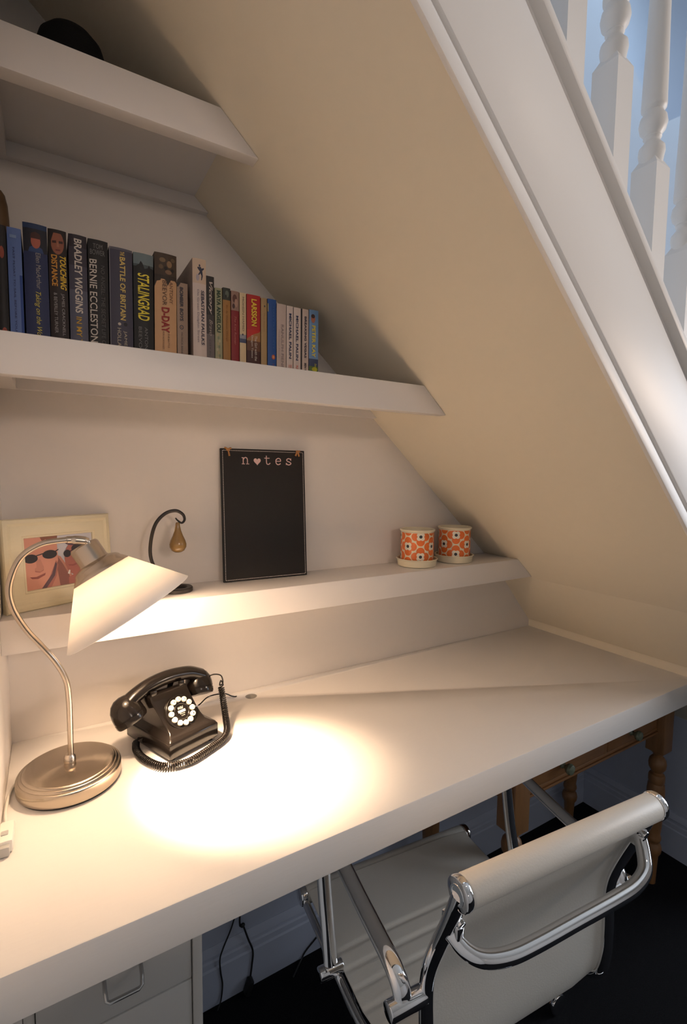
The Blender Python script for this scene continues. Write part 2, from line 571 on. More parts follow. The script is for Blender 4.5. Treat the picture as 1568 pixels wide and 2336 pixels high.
# ------------------------------------------------------------------ shelves
def shelf(name, z, t_, depth, label, hollow=True):
    o = thing(name, label, 'shelf', (0, 0, z - t_))
    z0, z1 = 0.0, t_

    def s_local(zl):
        return S(z - t_ + zl) - .0005
    if hollow:
        bm = bmesh.new()
        prism(bm, [(0.0, z1 - .018), (s_local(z1 - .018), z1 - .018), (s_local(z1), z1), (0.0, z1)], 'y', -depth + .026, 0.0)
        finish('board', bm, M_SHELF, o, smooth=False)
        bm = bmesh.new()
        prism(bm, [(0.0, z0), (s_local(z0), z0), (s_local(z1), z1), (0.0, z1)], 'y', -depth, -depth + .0262, bevel=.0015)
        finish('front_fascia', bm, M_SHELF, o, angle=30)
        bm = bmesh.new()
        zb1, zb0 = z1 - .018, z1 - .043
        prism(bm, [(0.03, zb0), (s_local(zb0), zb0), (s_local(zb1), zb1), (0.03, zb1)], 'y', -.016, 0.0)
        finish('wall_batten', bm, M_SHELF, o, smooth=False)
        bm = bmesh.new()
        box(bm, 0, .03, -depth + .026, 0, zb0, zb1)
        finish('side_batten', bm, M_SHELF, o, smooth=False)
    else:
        bm = bmesh.new()
        prism(bm, [(0.0, z0), (s_local(z0), z0), (s_local(z1), z1), (0.0, z1)], 'y', -depth, 0.0, bevel=.0012)
        finish('board', bm, M_SHELF, o, angle=30)
    return o


shelf('wall_shelf', 1.8411, .0577, .2606, 'top white shelf, holding the black hat')
shelf('wall_shelf', 1.4489, .0578, .2592, 'middle white shelf, holding the row of books')
shelf('wall_shelf', 1.0185, .0578, .1317, 'lowest white shelf, holding the chalkboard and orange flower pots', hollow=False)

# ------------------------------------------------------------------ desk
desk = thing('built_in_desk', 'long white painted worktop built in under the stairs', 'desk', (0, 0, 0))
bm = bmesh.new()
zb = DESK_Z - DESK_T
prism(bm, [(0.0, -DESK_D), (1.484, -DESK_D), (1.484, 0.0), (0, 0.0)], 'z', zb, DESK_Z, bevel=.0025)
top = finish('worktop', bm, M_DESK, desk, angle=30)
bm = bmesh.new()
bm2 = bmesh.new(); cyl(bm2, (0.4574, -.0377, .70), (0.4574, -.0377, .80), .0135, 32)
# cut the cable hole by a boolean
cut = finish('cutter', bm2, M_HOLE)
md = top.modifiers.new('cable_hole', 'BOOLEAN'); md.operation = 'DIFFERENCE'; md.object = cut; md.solver = 'EXACT'
bpy.context.view_layer.update()
dg = bpy.context.evaluated_depsgraph_get()
nm = bpy.data.meshes.new_from_object(top.evaluated_get(dg))
top.modifiers.clear(); top.data = nm
bpy.data.objects.remove(cut)
bm.free()
bm = bmesh.new()
lathe(bm, [(.0134, -.045), (.0134, -.0005), (.0122, -.0005), (.0122, -.004), (.0118, -.045)], 32, cap=False)
lathe(bm, [(0, -.012), (.0123, -.012), (.0123, -.014), (0, -.014)], 32, cap=False)
finish('cable_grommet', bm, M_HOLE, desk, loc=(0.4574, -.0377, DESK_Z))

# ------------------------------------------------------------------ filing cabinet under the desk
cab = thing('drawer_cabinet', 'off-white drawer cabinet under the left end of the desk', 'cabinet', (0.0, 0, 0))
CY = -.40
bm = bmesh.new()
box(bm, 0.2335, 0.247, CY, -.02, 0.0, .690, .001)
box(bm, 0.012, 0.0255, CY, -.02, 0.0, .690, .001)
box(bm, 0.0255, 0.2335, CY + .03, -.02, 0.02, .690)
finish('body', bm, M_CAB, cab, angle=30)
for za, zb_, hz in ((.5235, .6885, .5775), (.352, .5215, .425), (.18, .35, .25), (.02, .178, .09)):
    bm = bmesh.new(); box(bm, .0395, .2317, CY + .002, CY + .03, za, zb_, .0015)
    d = finish('drawer', bm, M_CAB, cab, angle=30)
    bm = bmesh.new()
    xa, xb = .117, .1625
    path = [(xa, CY + .006, hz + .012), (xa, CY - .012, hz + .004), (xa + .001, CY - .019, hz - .004), (xa + .005, CY - .021, hz - .006),
            (xb - .005, CY - .021, hz - .006), (xb - .001, CY - .019, hz - .004), (xb, CY - .012, hz + .004), (xb, CY + .006, hz + .012)]
    tube(bm, path, .0028, 10)
    finish('handle', bm, M_STEEL, d)
bm = bmesh.new(); box(bm, .0262, .0385, CY + .004, CY + .03, .02, .688, .001)
finish('filler_strip', bm, M_CAB, cab)

# ------------------------------------------------------------------ pine side table under the desk
tb = thing('side_table', 'small pine table with turned legs and two drawers under the desk', 'table', (0, 0, 0))
TX0, TX1, TYF, TYB = .992, 1.652, -.345, -.062
bm = bmesh.new(); box(bm, TX0 - .0265, TX1 + .030, TYF - .036, TYB + .035, .566, .582, .004)
finish('table_top', bm, M_PINE, tb)
bm = bmesh.new()
AZ0, AZ1 = .488, .566
box(bm, TX0 + .02, TX1 - .02, TYB - .01, TYB + .01, AZ0, AZ1); box(bm, TX0 - .01, TX0 + .01, TYF + .02, TYB - .02, AZ0, AZ1); box(bm, TX1 - .01, TX1 + .01, TYF + .02, TYB - .02, AZ0, AZ1)
box(bm, TX0 + .02, TX1 - .02, TYF - .004, TYF + .02, AZ0, AZ0 + .018, .003); box(bm, TX0 + .02, TX1 - .02, TYF - .004, TYF + .02, .559, AZ1)
XM = 1.358
box(bm, XM - .007, XM + .007, TYF - .004, TYF + .02, AZ0 + .018, .559)
box(bm, TX0 + .02, TX1 - .02, TYF - .009, TYF - .003, AZ0 + .002, AZ0 + .009, .002)
finish('apron', bm, M_PINE, tb, angle=30)
for xa, xb, kx in ((TX0 + .03, XM - .008, 1.1627), (XM + .008, TX1 - .03, 1.4754)):
    bm = bmesh.new(); box(bm, xa, xb, TYF - .006, TYF + .03, AZ0 + .019, .558, .003)
    d = finish('drawer', bm, M_PINE, tb)
    bm = bmesh.new()
    lathe(bm, [(0, 0), (.008, 0), (.008, .004), (.005, .008), (.006, .012), (.012, .017), (.014, .023), (.012, .029), (.006, .032), (0, .033)], 24,
          axis_matrix((kx, TYF - .006, .5354), (0, -1, 0)), cap=False)
    finish('knob', bm, M_KNOB, d)
leg_prof = [(0, .470), (.024, .470), (.020, .462), (.014, .455), (.013, .448), (.0165, .444), (.022, .436), (.0245, .422), (.0235, .408), (.018, .397), (.014, .392), (.014, .388),
            (.0205, .384), (.0225, .378), (.0225, .360), (.0205, .354), (.0225, .350), (.0245, .33), (.0245, .26), (.0215, .20), (.019, .175), (.0215, .168), (.0225, .160), (.0205, .152),
            (.0165, .148), (.0165, .144), (.0225, .138), (.0255, .125), (.024, .112), (.018, .100), (.016, .06), (.0145, .0), (0, 0)]
leg_prof = [(r_, z_ * .915) for r_, z_ in leg_prof]
for lx, ly in ((TX0, TYF), (TX1, TYF), (TX0, TYB), (TX1, TYB)):
    bm = bmesh.new()
    h = .0265
    box(bm, -h, h, -h, h, .428, .566, .003)
    lathe(bm, leg_prof, 24, cap=False)
    finish('leg', bm, M_PINEV, tb, angle=40, loc=(lx, ly, 0))

# ------------------------------------------------------------------ black cables under the desk
def cable(name, pts, r, label, m=M_CABLE, n=8, extra=None):
    bm = bmesh.new()
    tube(bm, spline(pts, n), r, 8)
    if extra:
        extra(bm)
    o = finish(name, bm, m)
    tag(o, label, 'cable', 'thin black cables under the desk')
    return o


cable('power_cable', [(.425, -.012, .69), (.430, -.012, .40), (.428, -.014, .24), (.4172, -.0165, .19), (.394, -.0165, .14), (.3858, -.0165, .115), (.3875, -.0165, .08), (.3915, -.0165, .048), (.387, -.018, .012), (.375, -.03, .004)], .0018,
      'thin black cable hanging under the desk, nearer the drawer cabinet')


def knot(bm):
    ellipsoid(bm, (.4405, -.02, .178), .006, .005, .005)


cable('power_cable', [(.446, -.014, .60), (.441, -.014, .30), (.4345, -.0165, .185), (.4421, -.0175, .175), (.456, -.0165, .13), (.4674, -.0165, .093), (.4645, -.0165, .055), (.458, -.018, .012), (.455, -.03, .004)], .0022,
      'thicker black cable with a knot hanging under the desk', extra=knot)
cable('power_cable', [(.70, -.0165, .08), (.665, -.0165, .052), (.6377, -.0165, .034), (.612, -.0165, .016), (.598, -.02, .004), (.56, -.05, .003)], .0018,
      'thin black cable curving onto the carpet beside the chair')
bm = bmesh.new(); box(bm, -.007, .007, -.010, .010, 0, .034, .003)
o = finish('cable_clip', bm, M_BLACK, loc=(.447, -.026, .001)); o.rotation_euler = (0, .35, 0)
tag(o, 'small black plug on the carpet against the skirting board', 'plug')

# ------------------------------------------------------------------ books
BY = -.14          # spines line up here
BZ = 1.4489


def photo_patch(bm, fn, pts, mi):
    # cut into strips first so that the print follows the rounded spine
    tb_ = bmesh.new()
    tb_.faces.new([tb_.verts.new((u, v, 0)) for u, v in pts])
    for k in range(1, 8):
        bmesh.ops.bisect_plane(tb_, geom=tb_.verts[:] + tb_.edges[:] + tb_.faces[:], plane_co=(k / 8, 0, 0), plane_no=(1, 0, 0))
    mp = {v: bm.verts.new(fn(v.co.x, v.co.y)) for v in tb_.verts}
    for f in tb_.faces:
        bm.faces.new([mp[v] for v in f.verts]).material_index = mi
    tb_.free()


def circle(cu, cv, ru, rv, n=20):
    return [(cu + ru * math.cos(2 * PI * k / n), cv + rv * math.sin(2 * PI * k / n)) for k in range(n)]


_mc = {}


def cmat(c, rough=0.55):
    key = (tuple(c), rough)
    if key not in _mc:
        _mc[key] = mat('print_%d' % len(_mc), c, rough, var=0.03, scale=80)
    return _mc[key]


def srgb(r, g, b):
    f = lambda v: (v / 255 / 12.92) if v / 255 <= .04045 else ((v / 255 + .055) / 1.055) ** 2.4
    return (f(r), f(g), f(b))


def book(name, x0, x1, top, label, spine, side=None, y=BY, depth=None, hard=True, texts=(), patches=(), lean=0.0, blocks=()):
    """texts: (string, v_from_top0, v1, u0, u1, colour, bold, shear[, 'h']); u across the spine from the left, v down the spine (0 top, 1 foot of the book)
       blocks: (v0, v1, colour) bands over the whole spine; patches: (polygon of (u,v), colour)"""
    w = x1 - x0 - .0006
    H = top - BZ - .0005
    depth = depth or (.125 if hard else .105)
    o = thing(name, label, 'book', (x0 + .0003, y, BZ + .0003), 0, 'books in the row on the middle shelf')
    if lean:
        o.rotation_euler = (0, lean, 0)
    bulge = .0022 if hard else .0008
    sm = cmat(spine); dm = cmat(side or spine)

    def spine_y(u):
        return -bulge * (1 - (2 * u - 1) ** 2)
    ct = .0016 if hard else .0007
    # cover: back strip + two boards
    bm = bmesh.new()
    n = 8
    outer = [(u / n * w, spine_y(u / n)) for u in range(n + 1)]
    outline = outer + [(w, depth), (w - ct, depth), (w - ct, .0035)] + [(ct, .0035), (ct, depth), (0, depth)]
    prism(bm, outline, 'z', 0.0, H)
    for f in bm.faces:
        c = f.calc_center_median()
        f.material_index = 0 if c.y < .003 else 1
    finish('cover', bm, None, o, angle=30, mats=[sm, dm])
    bm = bmesh.new()
    box(bm, ct, w - ct, .0036, depth - .003, .002, H - (.003 if hard else .0006))
    finish('pages', bm, M_PAPER, o, smooth=False)

    def fn(u, v, lift):
        return (u * w, spine_y(u) - lift, H * (1 - v))
    # printed picture bands and motifs
    if blocks or patches:
        groups = {}
        for v0, v1, c in blocks:
            for k in range(8):
                a, b_ = k / 8, (k + 1) / 8
                groups.setdefault((v0 + v1) / 2 > .48 and v1 - v0 < .9, []).append(([(a, v1), (b_, v1), (b_, v0), (a, v0)], c, .00015))
        for i, (poly, c) in enumerate(patches):
            vm = sum(q[1] for q in poly) / len(poly)
            hi = max(q[1] for q in poly) - min(q[1] for q in poly)
            groups.setdefault(vm > .48 and hi < .9, []).append((poly, c, .00025 + .00006 * i))
        for low, items in groups.items():
            bm = bmesh.new(); ms = []
            for poly, c, lift in items:
                mm = cmat(c)
                if mm not in ms:
                    ms.append(mm)
                photo_patch(bm, lambda u, v: fn(u, v, lift), poly, ms.index(mm))
            finish('spine_motif' if low else 'spine_picture', bm, None, o, smooth=False, mats=ms)
    for tx in texts:
        st, v0, v1, u0, u1, c, bold, shear = tx[:8]
        bm = bmesh.new()
        if len(tx) > 8:      # horizontal lettering across the spine
            add_text(bm, st, lambda a, b_: fn(u0 + a * (u1 - u0), v1 - b_ * (v1 - v0), .0012), bold, shear, 0)
        else:                # reads down the spine
            add_text(bm, st, lambda a, b_: fn(u0 + b_ * (u1 - u0), v0 + a * (v1 - v0), .0012), bold, shear, 0)
        finish('spine_title', bm, cmat(c), o, smooth=False)
    return o


WHT = srgb(215, 205, 195); YEL = srgb(225, 180, 50); GREY = srgb(120, 118, 118); PALE = srgb(165, 160, 160)
book('hardback_book', .0150, .0305, 1.632, 'black book cut off by the left edge of the photo', srgb(25, 22, 25), patches=[(circle(.6, .22, .2, .05), srgb(150, 70, 50)), (circle(.6, .88, .25, .05), srgb(150, 70, 55))])
book('paperback_book', .0312, .0500, 1.632, 'light blue paperback, the first fully visible at the left end', srgb(92, 118, 178), srgb(30, 60, 120), hard=False,
     texts=[('FAST FLOAT TO SAIL BEFORE YOU DIE', .16, .93, .36, .50, srgb(50, 62, 110), .004, 0), ('------', .06, .085, .2, .65, srgb(140, 165, 205), 0, 0, 'h')],
     patches=[([(.8, 1), (1, 1), (1, .38), (.8, .38)], srgb(28, 66, 140))])
book('hardback_book', .0518, .0846, 1.6445, 'navy hardback with a small head-and-shoulders photo and yellow handwriting', srgb(33, 45, 88), srgb(30, 60, 100),
     blocks=[(0, .04, srgb(28, 52, 92)), (.04, .22, srgb(24, 26, 42))],
     patches=[([(.20, .22), (.84, .22), (.78, .185), (.62, .17), (.42, .17), (.26, .185)], srgb(45, 70, 120)), (circle(.52, .135, .20, .056), srgb(185, 100, 80)), ([(.30, .115), (.74, .115), (.70, .075), (.52, .062), (.34, .075)], srgb(70, 35, 28))],
     texts=[('Ellen MacArthur', .225, .505, .50, .70, PALE, 0, 0), ('Taking on the World', .527, .93, .38, .66, srgb(215, 200, 90), .0, .35)])
book('hardback_book', .0852, .1113, 1.6432, 'dark brown hardback with a brooding face and slanted yellow title', srgb(38, 26, 26), srgb(20, 16, 18),
     blocks=[(0, .20, srgb(30, 20, 20))],
     patches=[(circle(.50, .105, .36, .092), srgb(150, 90, 68)), ([(0, 0), (1, 0), (1, .03), (.5, .028), (0, .03)], srgb(26, 17, 17)), ([(0, .03), (.3, .03), (.16, .09), (.16, .16), (0, .2)], srgb(26, 17, 17)), ([(.22, .092), (.44, .088), (.44, .108), (.22, .11)], srgb(62, 32, 26)), ([(.58, .088), (.80, .086), (.80, .104), (.58, .108)], srgb(62, 32, 26)), ([(.48, .10), (.56, .10), (.60, .138), (.46, .138)], srgb(168, 108, 82)), ([(.38, .158), (.66, .155), (.64, .168), (.40, .17)], srgb(110, 52, 46))],
     texts=[('TOUCHING', .204, .475, .60, .94, srgb(228, 190, 60), .03, .25), ('DISTANCE', .204, .453, .14, .46, srgb(215, 150, 60), .03, .0), ('JAMES CRACKNELL', .506, .847, .60, .80, PALE, .0, .0), ('& BEVERLEY TURNER', .506, .83, .22, .40, PALE, .0, .0)])
book('hardback_book', .1124, .1391, 1.6426, 'grey hardback with one bold white name down the whole spine', srgb(88, 90, 108), srgb(35, 30, 40), lean=.006,
     blocks=[(0, .10, srgb(40, 34, 44)), (.10, .25, srgb(55, 50, 64)), (.25, .45, srgb(70, 68, 84))],
     texts=[('BRADLEY WIGGINS', .034, .640, .30, .72, WHT, .022, .08), ('IN MY TIME', .672, .985, .34, .64, srgb(205, 160, 50), .01, 0)])
book('hardback_book', .1399, .1702, 1.6420, 'black hardback with grey author name across the top and large white title', srgb(22, 20, 23), lean=.008,
     texts=[('TOM', .037, .077, .25, .72, GREY, 0, 0, 'h'), ('BOWER', .086, .129, .10, .84, GREY, 0, 0, 'h'), ('BERNIE ECCLESTONE', .169, .907, .06, .42, WHT, .008, 0), ('NO ANGEL: THE SECRET LIFE OF', .209, .895, .62, .82, srgb(95, 92, 92), 0, 0)])
book('hardback_book', .1715, .2080, 1.6373, 'slate hardback with dull yellow title and a small black cross', srgb(64, 62, 80), srgb(40, 40, 55), lean=.008,
     blocks=[(0, .02, srgb(90, 88, 100))],
     patches=[(circle(.66, .665, .09, .018, 8), srgb(30, 30, 38)), (circle(.40, .668, .07, .013), srgb(190, 180, 170)), ([(.0, 1), (.03, 1), (.03, 0), (0, 0)], srgb(130, 128, 135))],
     texts=[('THE', .031, .068, .46, .64, srgb(215, 185, 105), .02, 0), ('BATTLE OF BRITAIN', .079, .632, .44, .68, srgb(218, 190, 110), .025, 0), ('JAMES', .725, .885, .56, .72, srgb(190, 180, 160), 0, 0), ('HOLLAND', .705, .944, .30, .46, srgb(190, 180, 160), 0, 0)])
book('hardback_book', .2090, .2420, 1.6366, 'black hardback with grey soldiers picture at top and tall yellow title', srgb(22, 22, 24), srgb(12, 30, 30), lean=.008,
     blocks=[(0, .10, srgb(110, 125, 130)), (.10, .15, srgb(70, 80, 84))],
     patches=[([(.0, .16), (1, .16), (1, .125), (.85, .12), (.78, .095), (.70, .125), (.55, .135), (.45, .09), (.36, .07), (.28, .10), (.12, .12), (0, .12)], srgb(20, 22, 24))],
     texts=[('STALINGRAD', .182, .605, .20, .78, srgb(235, 215, 70), .02, .12), ('ANTONY', .664, .90, .52, .68, GREY, 0, 0), ('BEEVOR', .664, .90, .22, .38, GREY, 0, 0)])
book('hardback_book', .2428, .2808, 1.6452, 'sandy hardback with a dark brown battle picture at top and red title', srgb(204, 160, 118), srgb(40, 30, 25), lean=.012,
     blocks=[(0, .19, srgb(66, 50, 36)), (.19, .225, srgb(60, 45, 34))],
     patches=[([(.0, .30), (.10, .25), (.26, .24), (.3, .21), (.5, .235), (.58, .28), (.72, .23), (.8, .2), (1, .24), (1, .19), (0, .19)], srgb(50, 38, 28)), (circle(.35, .06, .14, .02), srgb(120, 98, 70)), (circle(.66, .09, .12, .03), srgb(140, 112, 80)), (circle(.28, .12, .1, .02), srgb(105, 84, 60)), (circle(.62, .16, .15, .02), srgb(130, 100, 75)), (circle(.82, .05, .1, .018), srgb(100, 82, 58)), (circle(.5, .13, .08, .016), srgb(30, 24, 20)), (circle(.8, .14, .08, .016), srgb(28, 22, 18))],
     texts=[('ANTONY', .239, .433, .66, .82, srgb(110, 80, 60), 0, 0), ('BEEVOR', .239, .456, .34, .54, srgb(95, 68, 52), 0, 0), ('D-DAY', .471, .695, .30, .66, srgb(150, 28, 28), .03, -.1), ('THE BATTLE', .70, .83, .58, .66, srgb(130, 95, 70), 0, 0), ('FOR NORMANDY', .69, .85, .34, .42, srgb(130, 95, 70), 0, 0)])
book('paperback_book', .2818, .3012, 1.6010, 'beige paperback with grey title and a small roundel', srgb(160, 136, 118), srgb(120, 100, 88), hard=False, lean=.006,
     patches=[([(.0, .0), (.34, .0), (.12, .05), (0, .05)], srgb(45, 40, 42)), (circle(.40, .515, .19, .026), srgb(70, 62, 66)), (circle(.40, .515, .11, .016), srgb(170, 150, 132)), (circle(.40, .515, .06, .009), srgb(120, 50, 45))],
     texts=[('BOMBER BOYS', .051, .443, .24, .56, srgb(62, 58, 68), .03, .1), ('PATRICK BISHOP', .576, .86, .34, .50, srgb(90, 78, 74), 0, 0)])
book('hardback_book', .3075, .3324, 1.6447, 'tall white book with a leaping figure, standing above its neighbours', srgb(212, 196, 188), srgb(165, 148, 140), y=BY - .012,
     blocks=[(0, .22, srgb(208, 186, 165))],
     patches=[([(.52, .075), (.60, .07), (.64, .085), (.82, .075), (.84, .085), (.70, .105), (.74, .15), (.66, .19), (.60, .19), (.64, .15), (.56, .13), (.44, .15), (.40, .14), (.52, .115), (.34, .085), (.36, .075)], srgb(50, 52, 74)), (circle(.50, .062, .06, .012), srgb(50, 52, 74)), (circle(.35, .17, .12, .03), srgb(175, 165, 175))],
     texts=[('SEBASTIAN FAULKS', .281, .774, .58, .82, srgb(60, 58, 78), .02, .08), ('On Green Dolphin Street', .277, .758, .26, .44, srgb(120, 112, 130), 0, 0)])
book('paperback_book', .3334, .3505, 1.6232, 'charcoal paperback with pale scrawled lettering, right of the tall white book', srgb(68, 62, 62), srgb(20, 30, 28), hard=False,
     blocks=[(.0, .40, srgb(44, 40, 40)), (.60, 1.0, srgb(112, 104, 104))],
     texts=[('Victory', .06, .40, .30, .80, srgb(205, 190, 180), .015, .4), ('Bravo', .45, .62, .40, .78, srgb(170, 158, 150), .0, .4), ('CITY IN MIND', .66, .97, .38, .56, srgb(80, 74, 76), 0, 0)])
book('paperback_book', .3512, .3655, 1.6052, 'pale green mottled paperback with dark green lettering', srgb(160, 158, 126), srgb(120, 120, 90), hard=False,
     patches=[(circle(.3 + .4 * ((i * 7) % 5) / 5, .55 + .42 * i / 12, .14, .02, 8), [srgb(176, 160, 122), srgb(130, 140, 112), srgb(184, 174, 140)][i % 3]) for i in range(13)],
     texts=[('MAYA ANGELOU', .03, .52, .22, .78, srgb(40, 66, 46), .035, 0)])
book('paperback_book', .3663, .3815, 1.6085, 'tan paperback with a dark picture at the top of its spine', srgb(162, 116, 60), srgb(110, 80, 45), hard=False,
     blocks=[(0, .14, srgb(44, 50, 44)), (.93, 1.0, srgb(190, 180, 170))], patches=[(circle(.55, .07, .25, .04), srgb(90, 100, 88)), (circle(.4, .1, .12, .02), srgb(20, 24, 22))],
     texts=[('Birds Without Wings', .2, .62, .34, .62, srgb(130, 84, 34), .0, 0)])
book('paperback_book', .3823, .3985, 1.6058, 'crimson paperback with a grey figure photo at the top', srgb(132, 26, 34), srgb(90, 20, 26), hard=False,
     blocks=[(0, .23, srgb(150, 118, 104))], patches=[(circle(.45, .09, .28, .05), srgb(90, 52, 44)), (circle(.62, .14, .2, .05), srgb(178, 140, 122)), (circle(.3, .18, .16, .03), srgb(70, 42, 40))],
     texts=[('The Kite Runner', .30, .64, .36, .62, srgb(190, 110, 100), .0, .25)])
book('paperback_book', .3993, .4125, 1.6055, 'slim cream paperback with grey author name and blue band', srgb(212, 190, 152), srgb(170, 150, 118), hard=False,
     blocks=[(.55, .60, srgb(70, 78, 110)), (.50, .55, srgb(150, 150, 160))], patches=[(circle(.45, .50, .12, .012), srgb(40, 45, 70))],
     texts=[('MOHSIN HAMID', .05, .46, .36, .66, srgb(110, 98, 88), .0, 0)])
book('paperback_book', .4133, .4418, 1.6058, 'thick red paperback with large yellow author name', srgb(172, 28, 28), srgb(60, 14, 16), hard=False,
     blocks=[(.43, .56, srgb(160, 112, 66)), (.56, .68, srgb(98, 60, 42)), (.68, 1.0, srgb(62, 26, 24))], patches=[([(0, .425), (1, .425), (.9, .445), (.45, .48), (.0, .54)], srgb(185, 34, 28))],
     texts=[('LARSSON', .053, .379, .32, .72, srgb(232, 200, 60), .03, 0), ('The Girl with the', .496, .80, .56, .74, WHT, .0, 0), ('Dragon Tattoo', .496, .77, .28, .44, WHT, .0, 0)])
book('paperback_book', .4426, .4556, 1.6040, 'beige paperback with a teal bookmark tip, right of the thick red one', srgb(170, 142, 100), srgb(110, 92, 66), hard=False,
     patches=[(circle(.6, .10, .12, .012), srgb(50, 60, 70))], texts=[('The Beach', .18, .42, .4, .62, srgb(150, 124, 86), 0, 0)])
book('paperback_book', .4565, .4755, 1.6050, 'royal blue paperback with a small orange badge near its foot', srgb(24, 76, 148), srgb(14, 40, 90), hard=False,
     patches=[(circle(.66, .72, .2, .03), srgb(200, 90, 50)), (circle(.66, .72, .1, .016), srgb(215, 160, 110)), ([(0, .16), (.08, .16), (.08, .06), (0, .06)], srgb(190, 170, 90))],
     texts=[('TERRY PRATCHETT', .08, .62, .56, .74, srgb(60, 104, 165), .0, 0), ('THE SEA', .80, .97, .52, .7, srgb(150, 90, 80), 0, 0)])
book('paperback_book', .4762, .4970, 1.5995, 'off-white paperback with spaced grey serif-like author name', srgb(196, 178, 170), srgb(165, 148, 140), hard=False,
     texts=[('RANULPH FIENNES', .27, .94, .44, .72, srgb(140, 126, 128), .0, 0), ('Mind Over Matter', .34, .72, .16, .30, srgb(170, 152, 152), 0, 0)])
book('paperback_book', .4977, .5125, 1.5990, 'white paperback with navy author name, the left one of a matching pair', srgb(214, 198, 190), srgb(180, 166, 158), hard=False,
     texts=[('MICHAEL PALIN', .10, .70, .34, .72, srgb(40, 48, 86), .025, 0), ('AROUND THE', .78, .97, .56, .74, srgb(200, 70, 50), 0.01, 0), ('WORLD', .78, .92, .28, .46, srgb(200, 70, 50), 0.01, 0)])
book('paperback_book', .5132, .5300, 1.5985, 'white paperback with navy author name, the right one of a matching pair', srgb(214, 198, 190), srgb(30, 28, 34), hard=False,
     texts=[('MICHAEL PALIN', .11, .71, .30, .62, srgb(40, 48, 86), .025, 0), ('FULL CIRCLE', .78, .985, .32, .60, srgb(205, 66, 48), .012, 0)])
book('paperback_book', .5308, .5480, 1.5988, 'white paperback with black edge and bold dark title, last but one', srgb(200, 182, 172), srgb(24, 22, 26), hard=False,
     patches=[([(0, 1), (.12, 1), (.12, 0), (0, 0)], srgb(24, 22, 26))],
     texts=[('BREAKING VEGAS', .10, .66, .40, .68, srgb(45, 42, 66), .028, 0), ('BEN MEZRICH', .73, .985, .40, .68, srgb(45, 42, 60), .025, 0)])
book('paperback_book', .5488, .5710, 1.6005, 'light blue and green paperback with yellow title, at the right end', srgb(112, 148, 190), srgb(60, 66, 90), hard=False,
     blocks=[(.66, .76, srgb(54, 66, 100)), (.76, 1.0, srgb(78, 104, 50))],
     patches=[(circle(.42, .12, .22, .055), srgb(176, 108, 84)), (circle(.40, .085, .2, .028), srgb(60, 36, 30)), (circle(.6, .80, .3, .03), srgb(178, 176, 40)), (circle(.62, .90, .2, .03), srgb(150, 160, 40))],
     texts=[('PETER KAY', .21, .64, .28, .66, srgb(228, 206, 70), .03, 0), ('Saturday', .72, .86, .5, .8, srgb(205, 200, 60), .0, .3)])

# slim ornament in the corner behind the first books
bm = bmesh.new()
lathe(bm, [(0, 0), (.010, 0), (.0125, .01), (.0125, .05), (.0138, .15), (.0145, .215), (.0142, .24), (.0128, .262), (.0095, .278), (.005, .285), (0, .287)], 28, cap=False)
o = finish('wooden_ornament', bm, M_WOOD, loc=(.0164, -.022, BZ + .0005))
tag(o, 'brown round-topped wooden ornament behind the blue paperback, at the left edge', 'ornament')

# hat on the top shelf
o = thing('bowler_hat', 'black rounded hat lying on the top shelf', 'hat', (.126, -.150, 1.8411))
bm = bmesh.new()
m4 = Matrix.Diagonal((1, .85, 1, 1))
lathe(bm, [(0, .106), (.015, .1045), (.030, .098), (.043, .084), (.050, .062), (.053, .035), (.054, .012), (.054, .006), (.050, .006), (.049, .035), (.045, .062), (.038, .080), (.024, .093), (0, .100)], 36, m4, cap=False)
finish('crown', bm, M_FELT, o)
bm = bmesh.new()
lathe(bm, [(.0535, .009), (.070, .006), (.084, .008), (.092, .014), (.0935, .0135), (.085, .005), (.070, .001), (.0535, .004)], 36, m4, cap=False)
finish('brim', bm, M_FELT, o)
bm = bmesh.new()
lathe(bm, [(.0538, .010), (.0552, .010), (.0548, .030), (.0534, .030)], 36, m4, cap=False)
finish('hat_band', bm, M_BLACK, o)

# ------------------------------------------------------------------ picture frame
ang, tilt, FW, FH = 0.432, 0.075, 0.1876, 0.1605
o = thing('picture_frame', 'cream wooden picture frame with a snapshot of two people in sunglasses', 'picture frame', (0.0091, -.104, 1.0187), ang)
rot = Matrix.Rotation(-tilt, 4, 'X')


def fr(x, y, z):
    return rot @ Vector((x, y, z))


def frame_band(bm, x0, x1, z0, z1, w, y0, y1):
    """mitred band between the rectangle and the one inset by w, from depth y0 (outer) to y1 (inner)"""
    O = [(x0, z0), (x1, z0), (x1, z1), (x0, z1)]
    I = [(x0 + w, z0 + w), (x1 - w, z0 + w), (x1 - w, z1 - w), (x0 + w, z1 - w)]
    a = [bm.verts.new(fr(p[0], y0, p[1])) for p in O]
    b_ = [bm.verts.new(fr(p[0], y1, p[1])) for p in I]
    for i in range(4):
        bm.faces.new((a[i], a[(i + 1) % 4], b_[(i + 1) % 4], b_[i]))


bm = bmesh.new()
D = .016
steps = [(0, D), (0.0001, .003), (.002, .0005), (.008, -.001), (.013, .001), (.015, .0005), (.030, .002), (.0315, .0035), (.034, .0035), (.0355, .008)]
for (w0, d0), (w1, d1) in zip(steps, steps[1:]):
    frame_band(bm, w0, FW - w0, w0, FH - w0, w1 - w0, d0, d1)
vs = [bm.verts.new(fr(*p)) for p in ((0, D, 0), (FW, D, 0), (FW, D, FH), (0, D, FH))]
bm.faces.new(vs)
bmesh.ops.remove_doubles(bm, verts=bm.verts[:], dist=1e-5)
finish('moulding', bm, M_CREAMFR, o, angle=25)
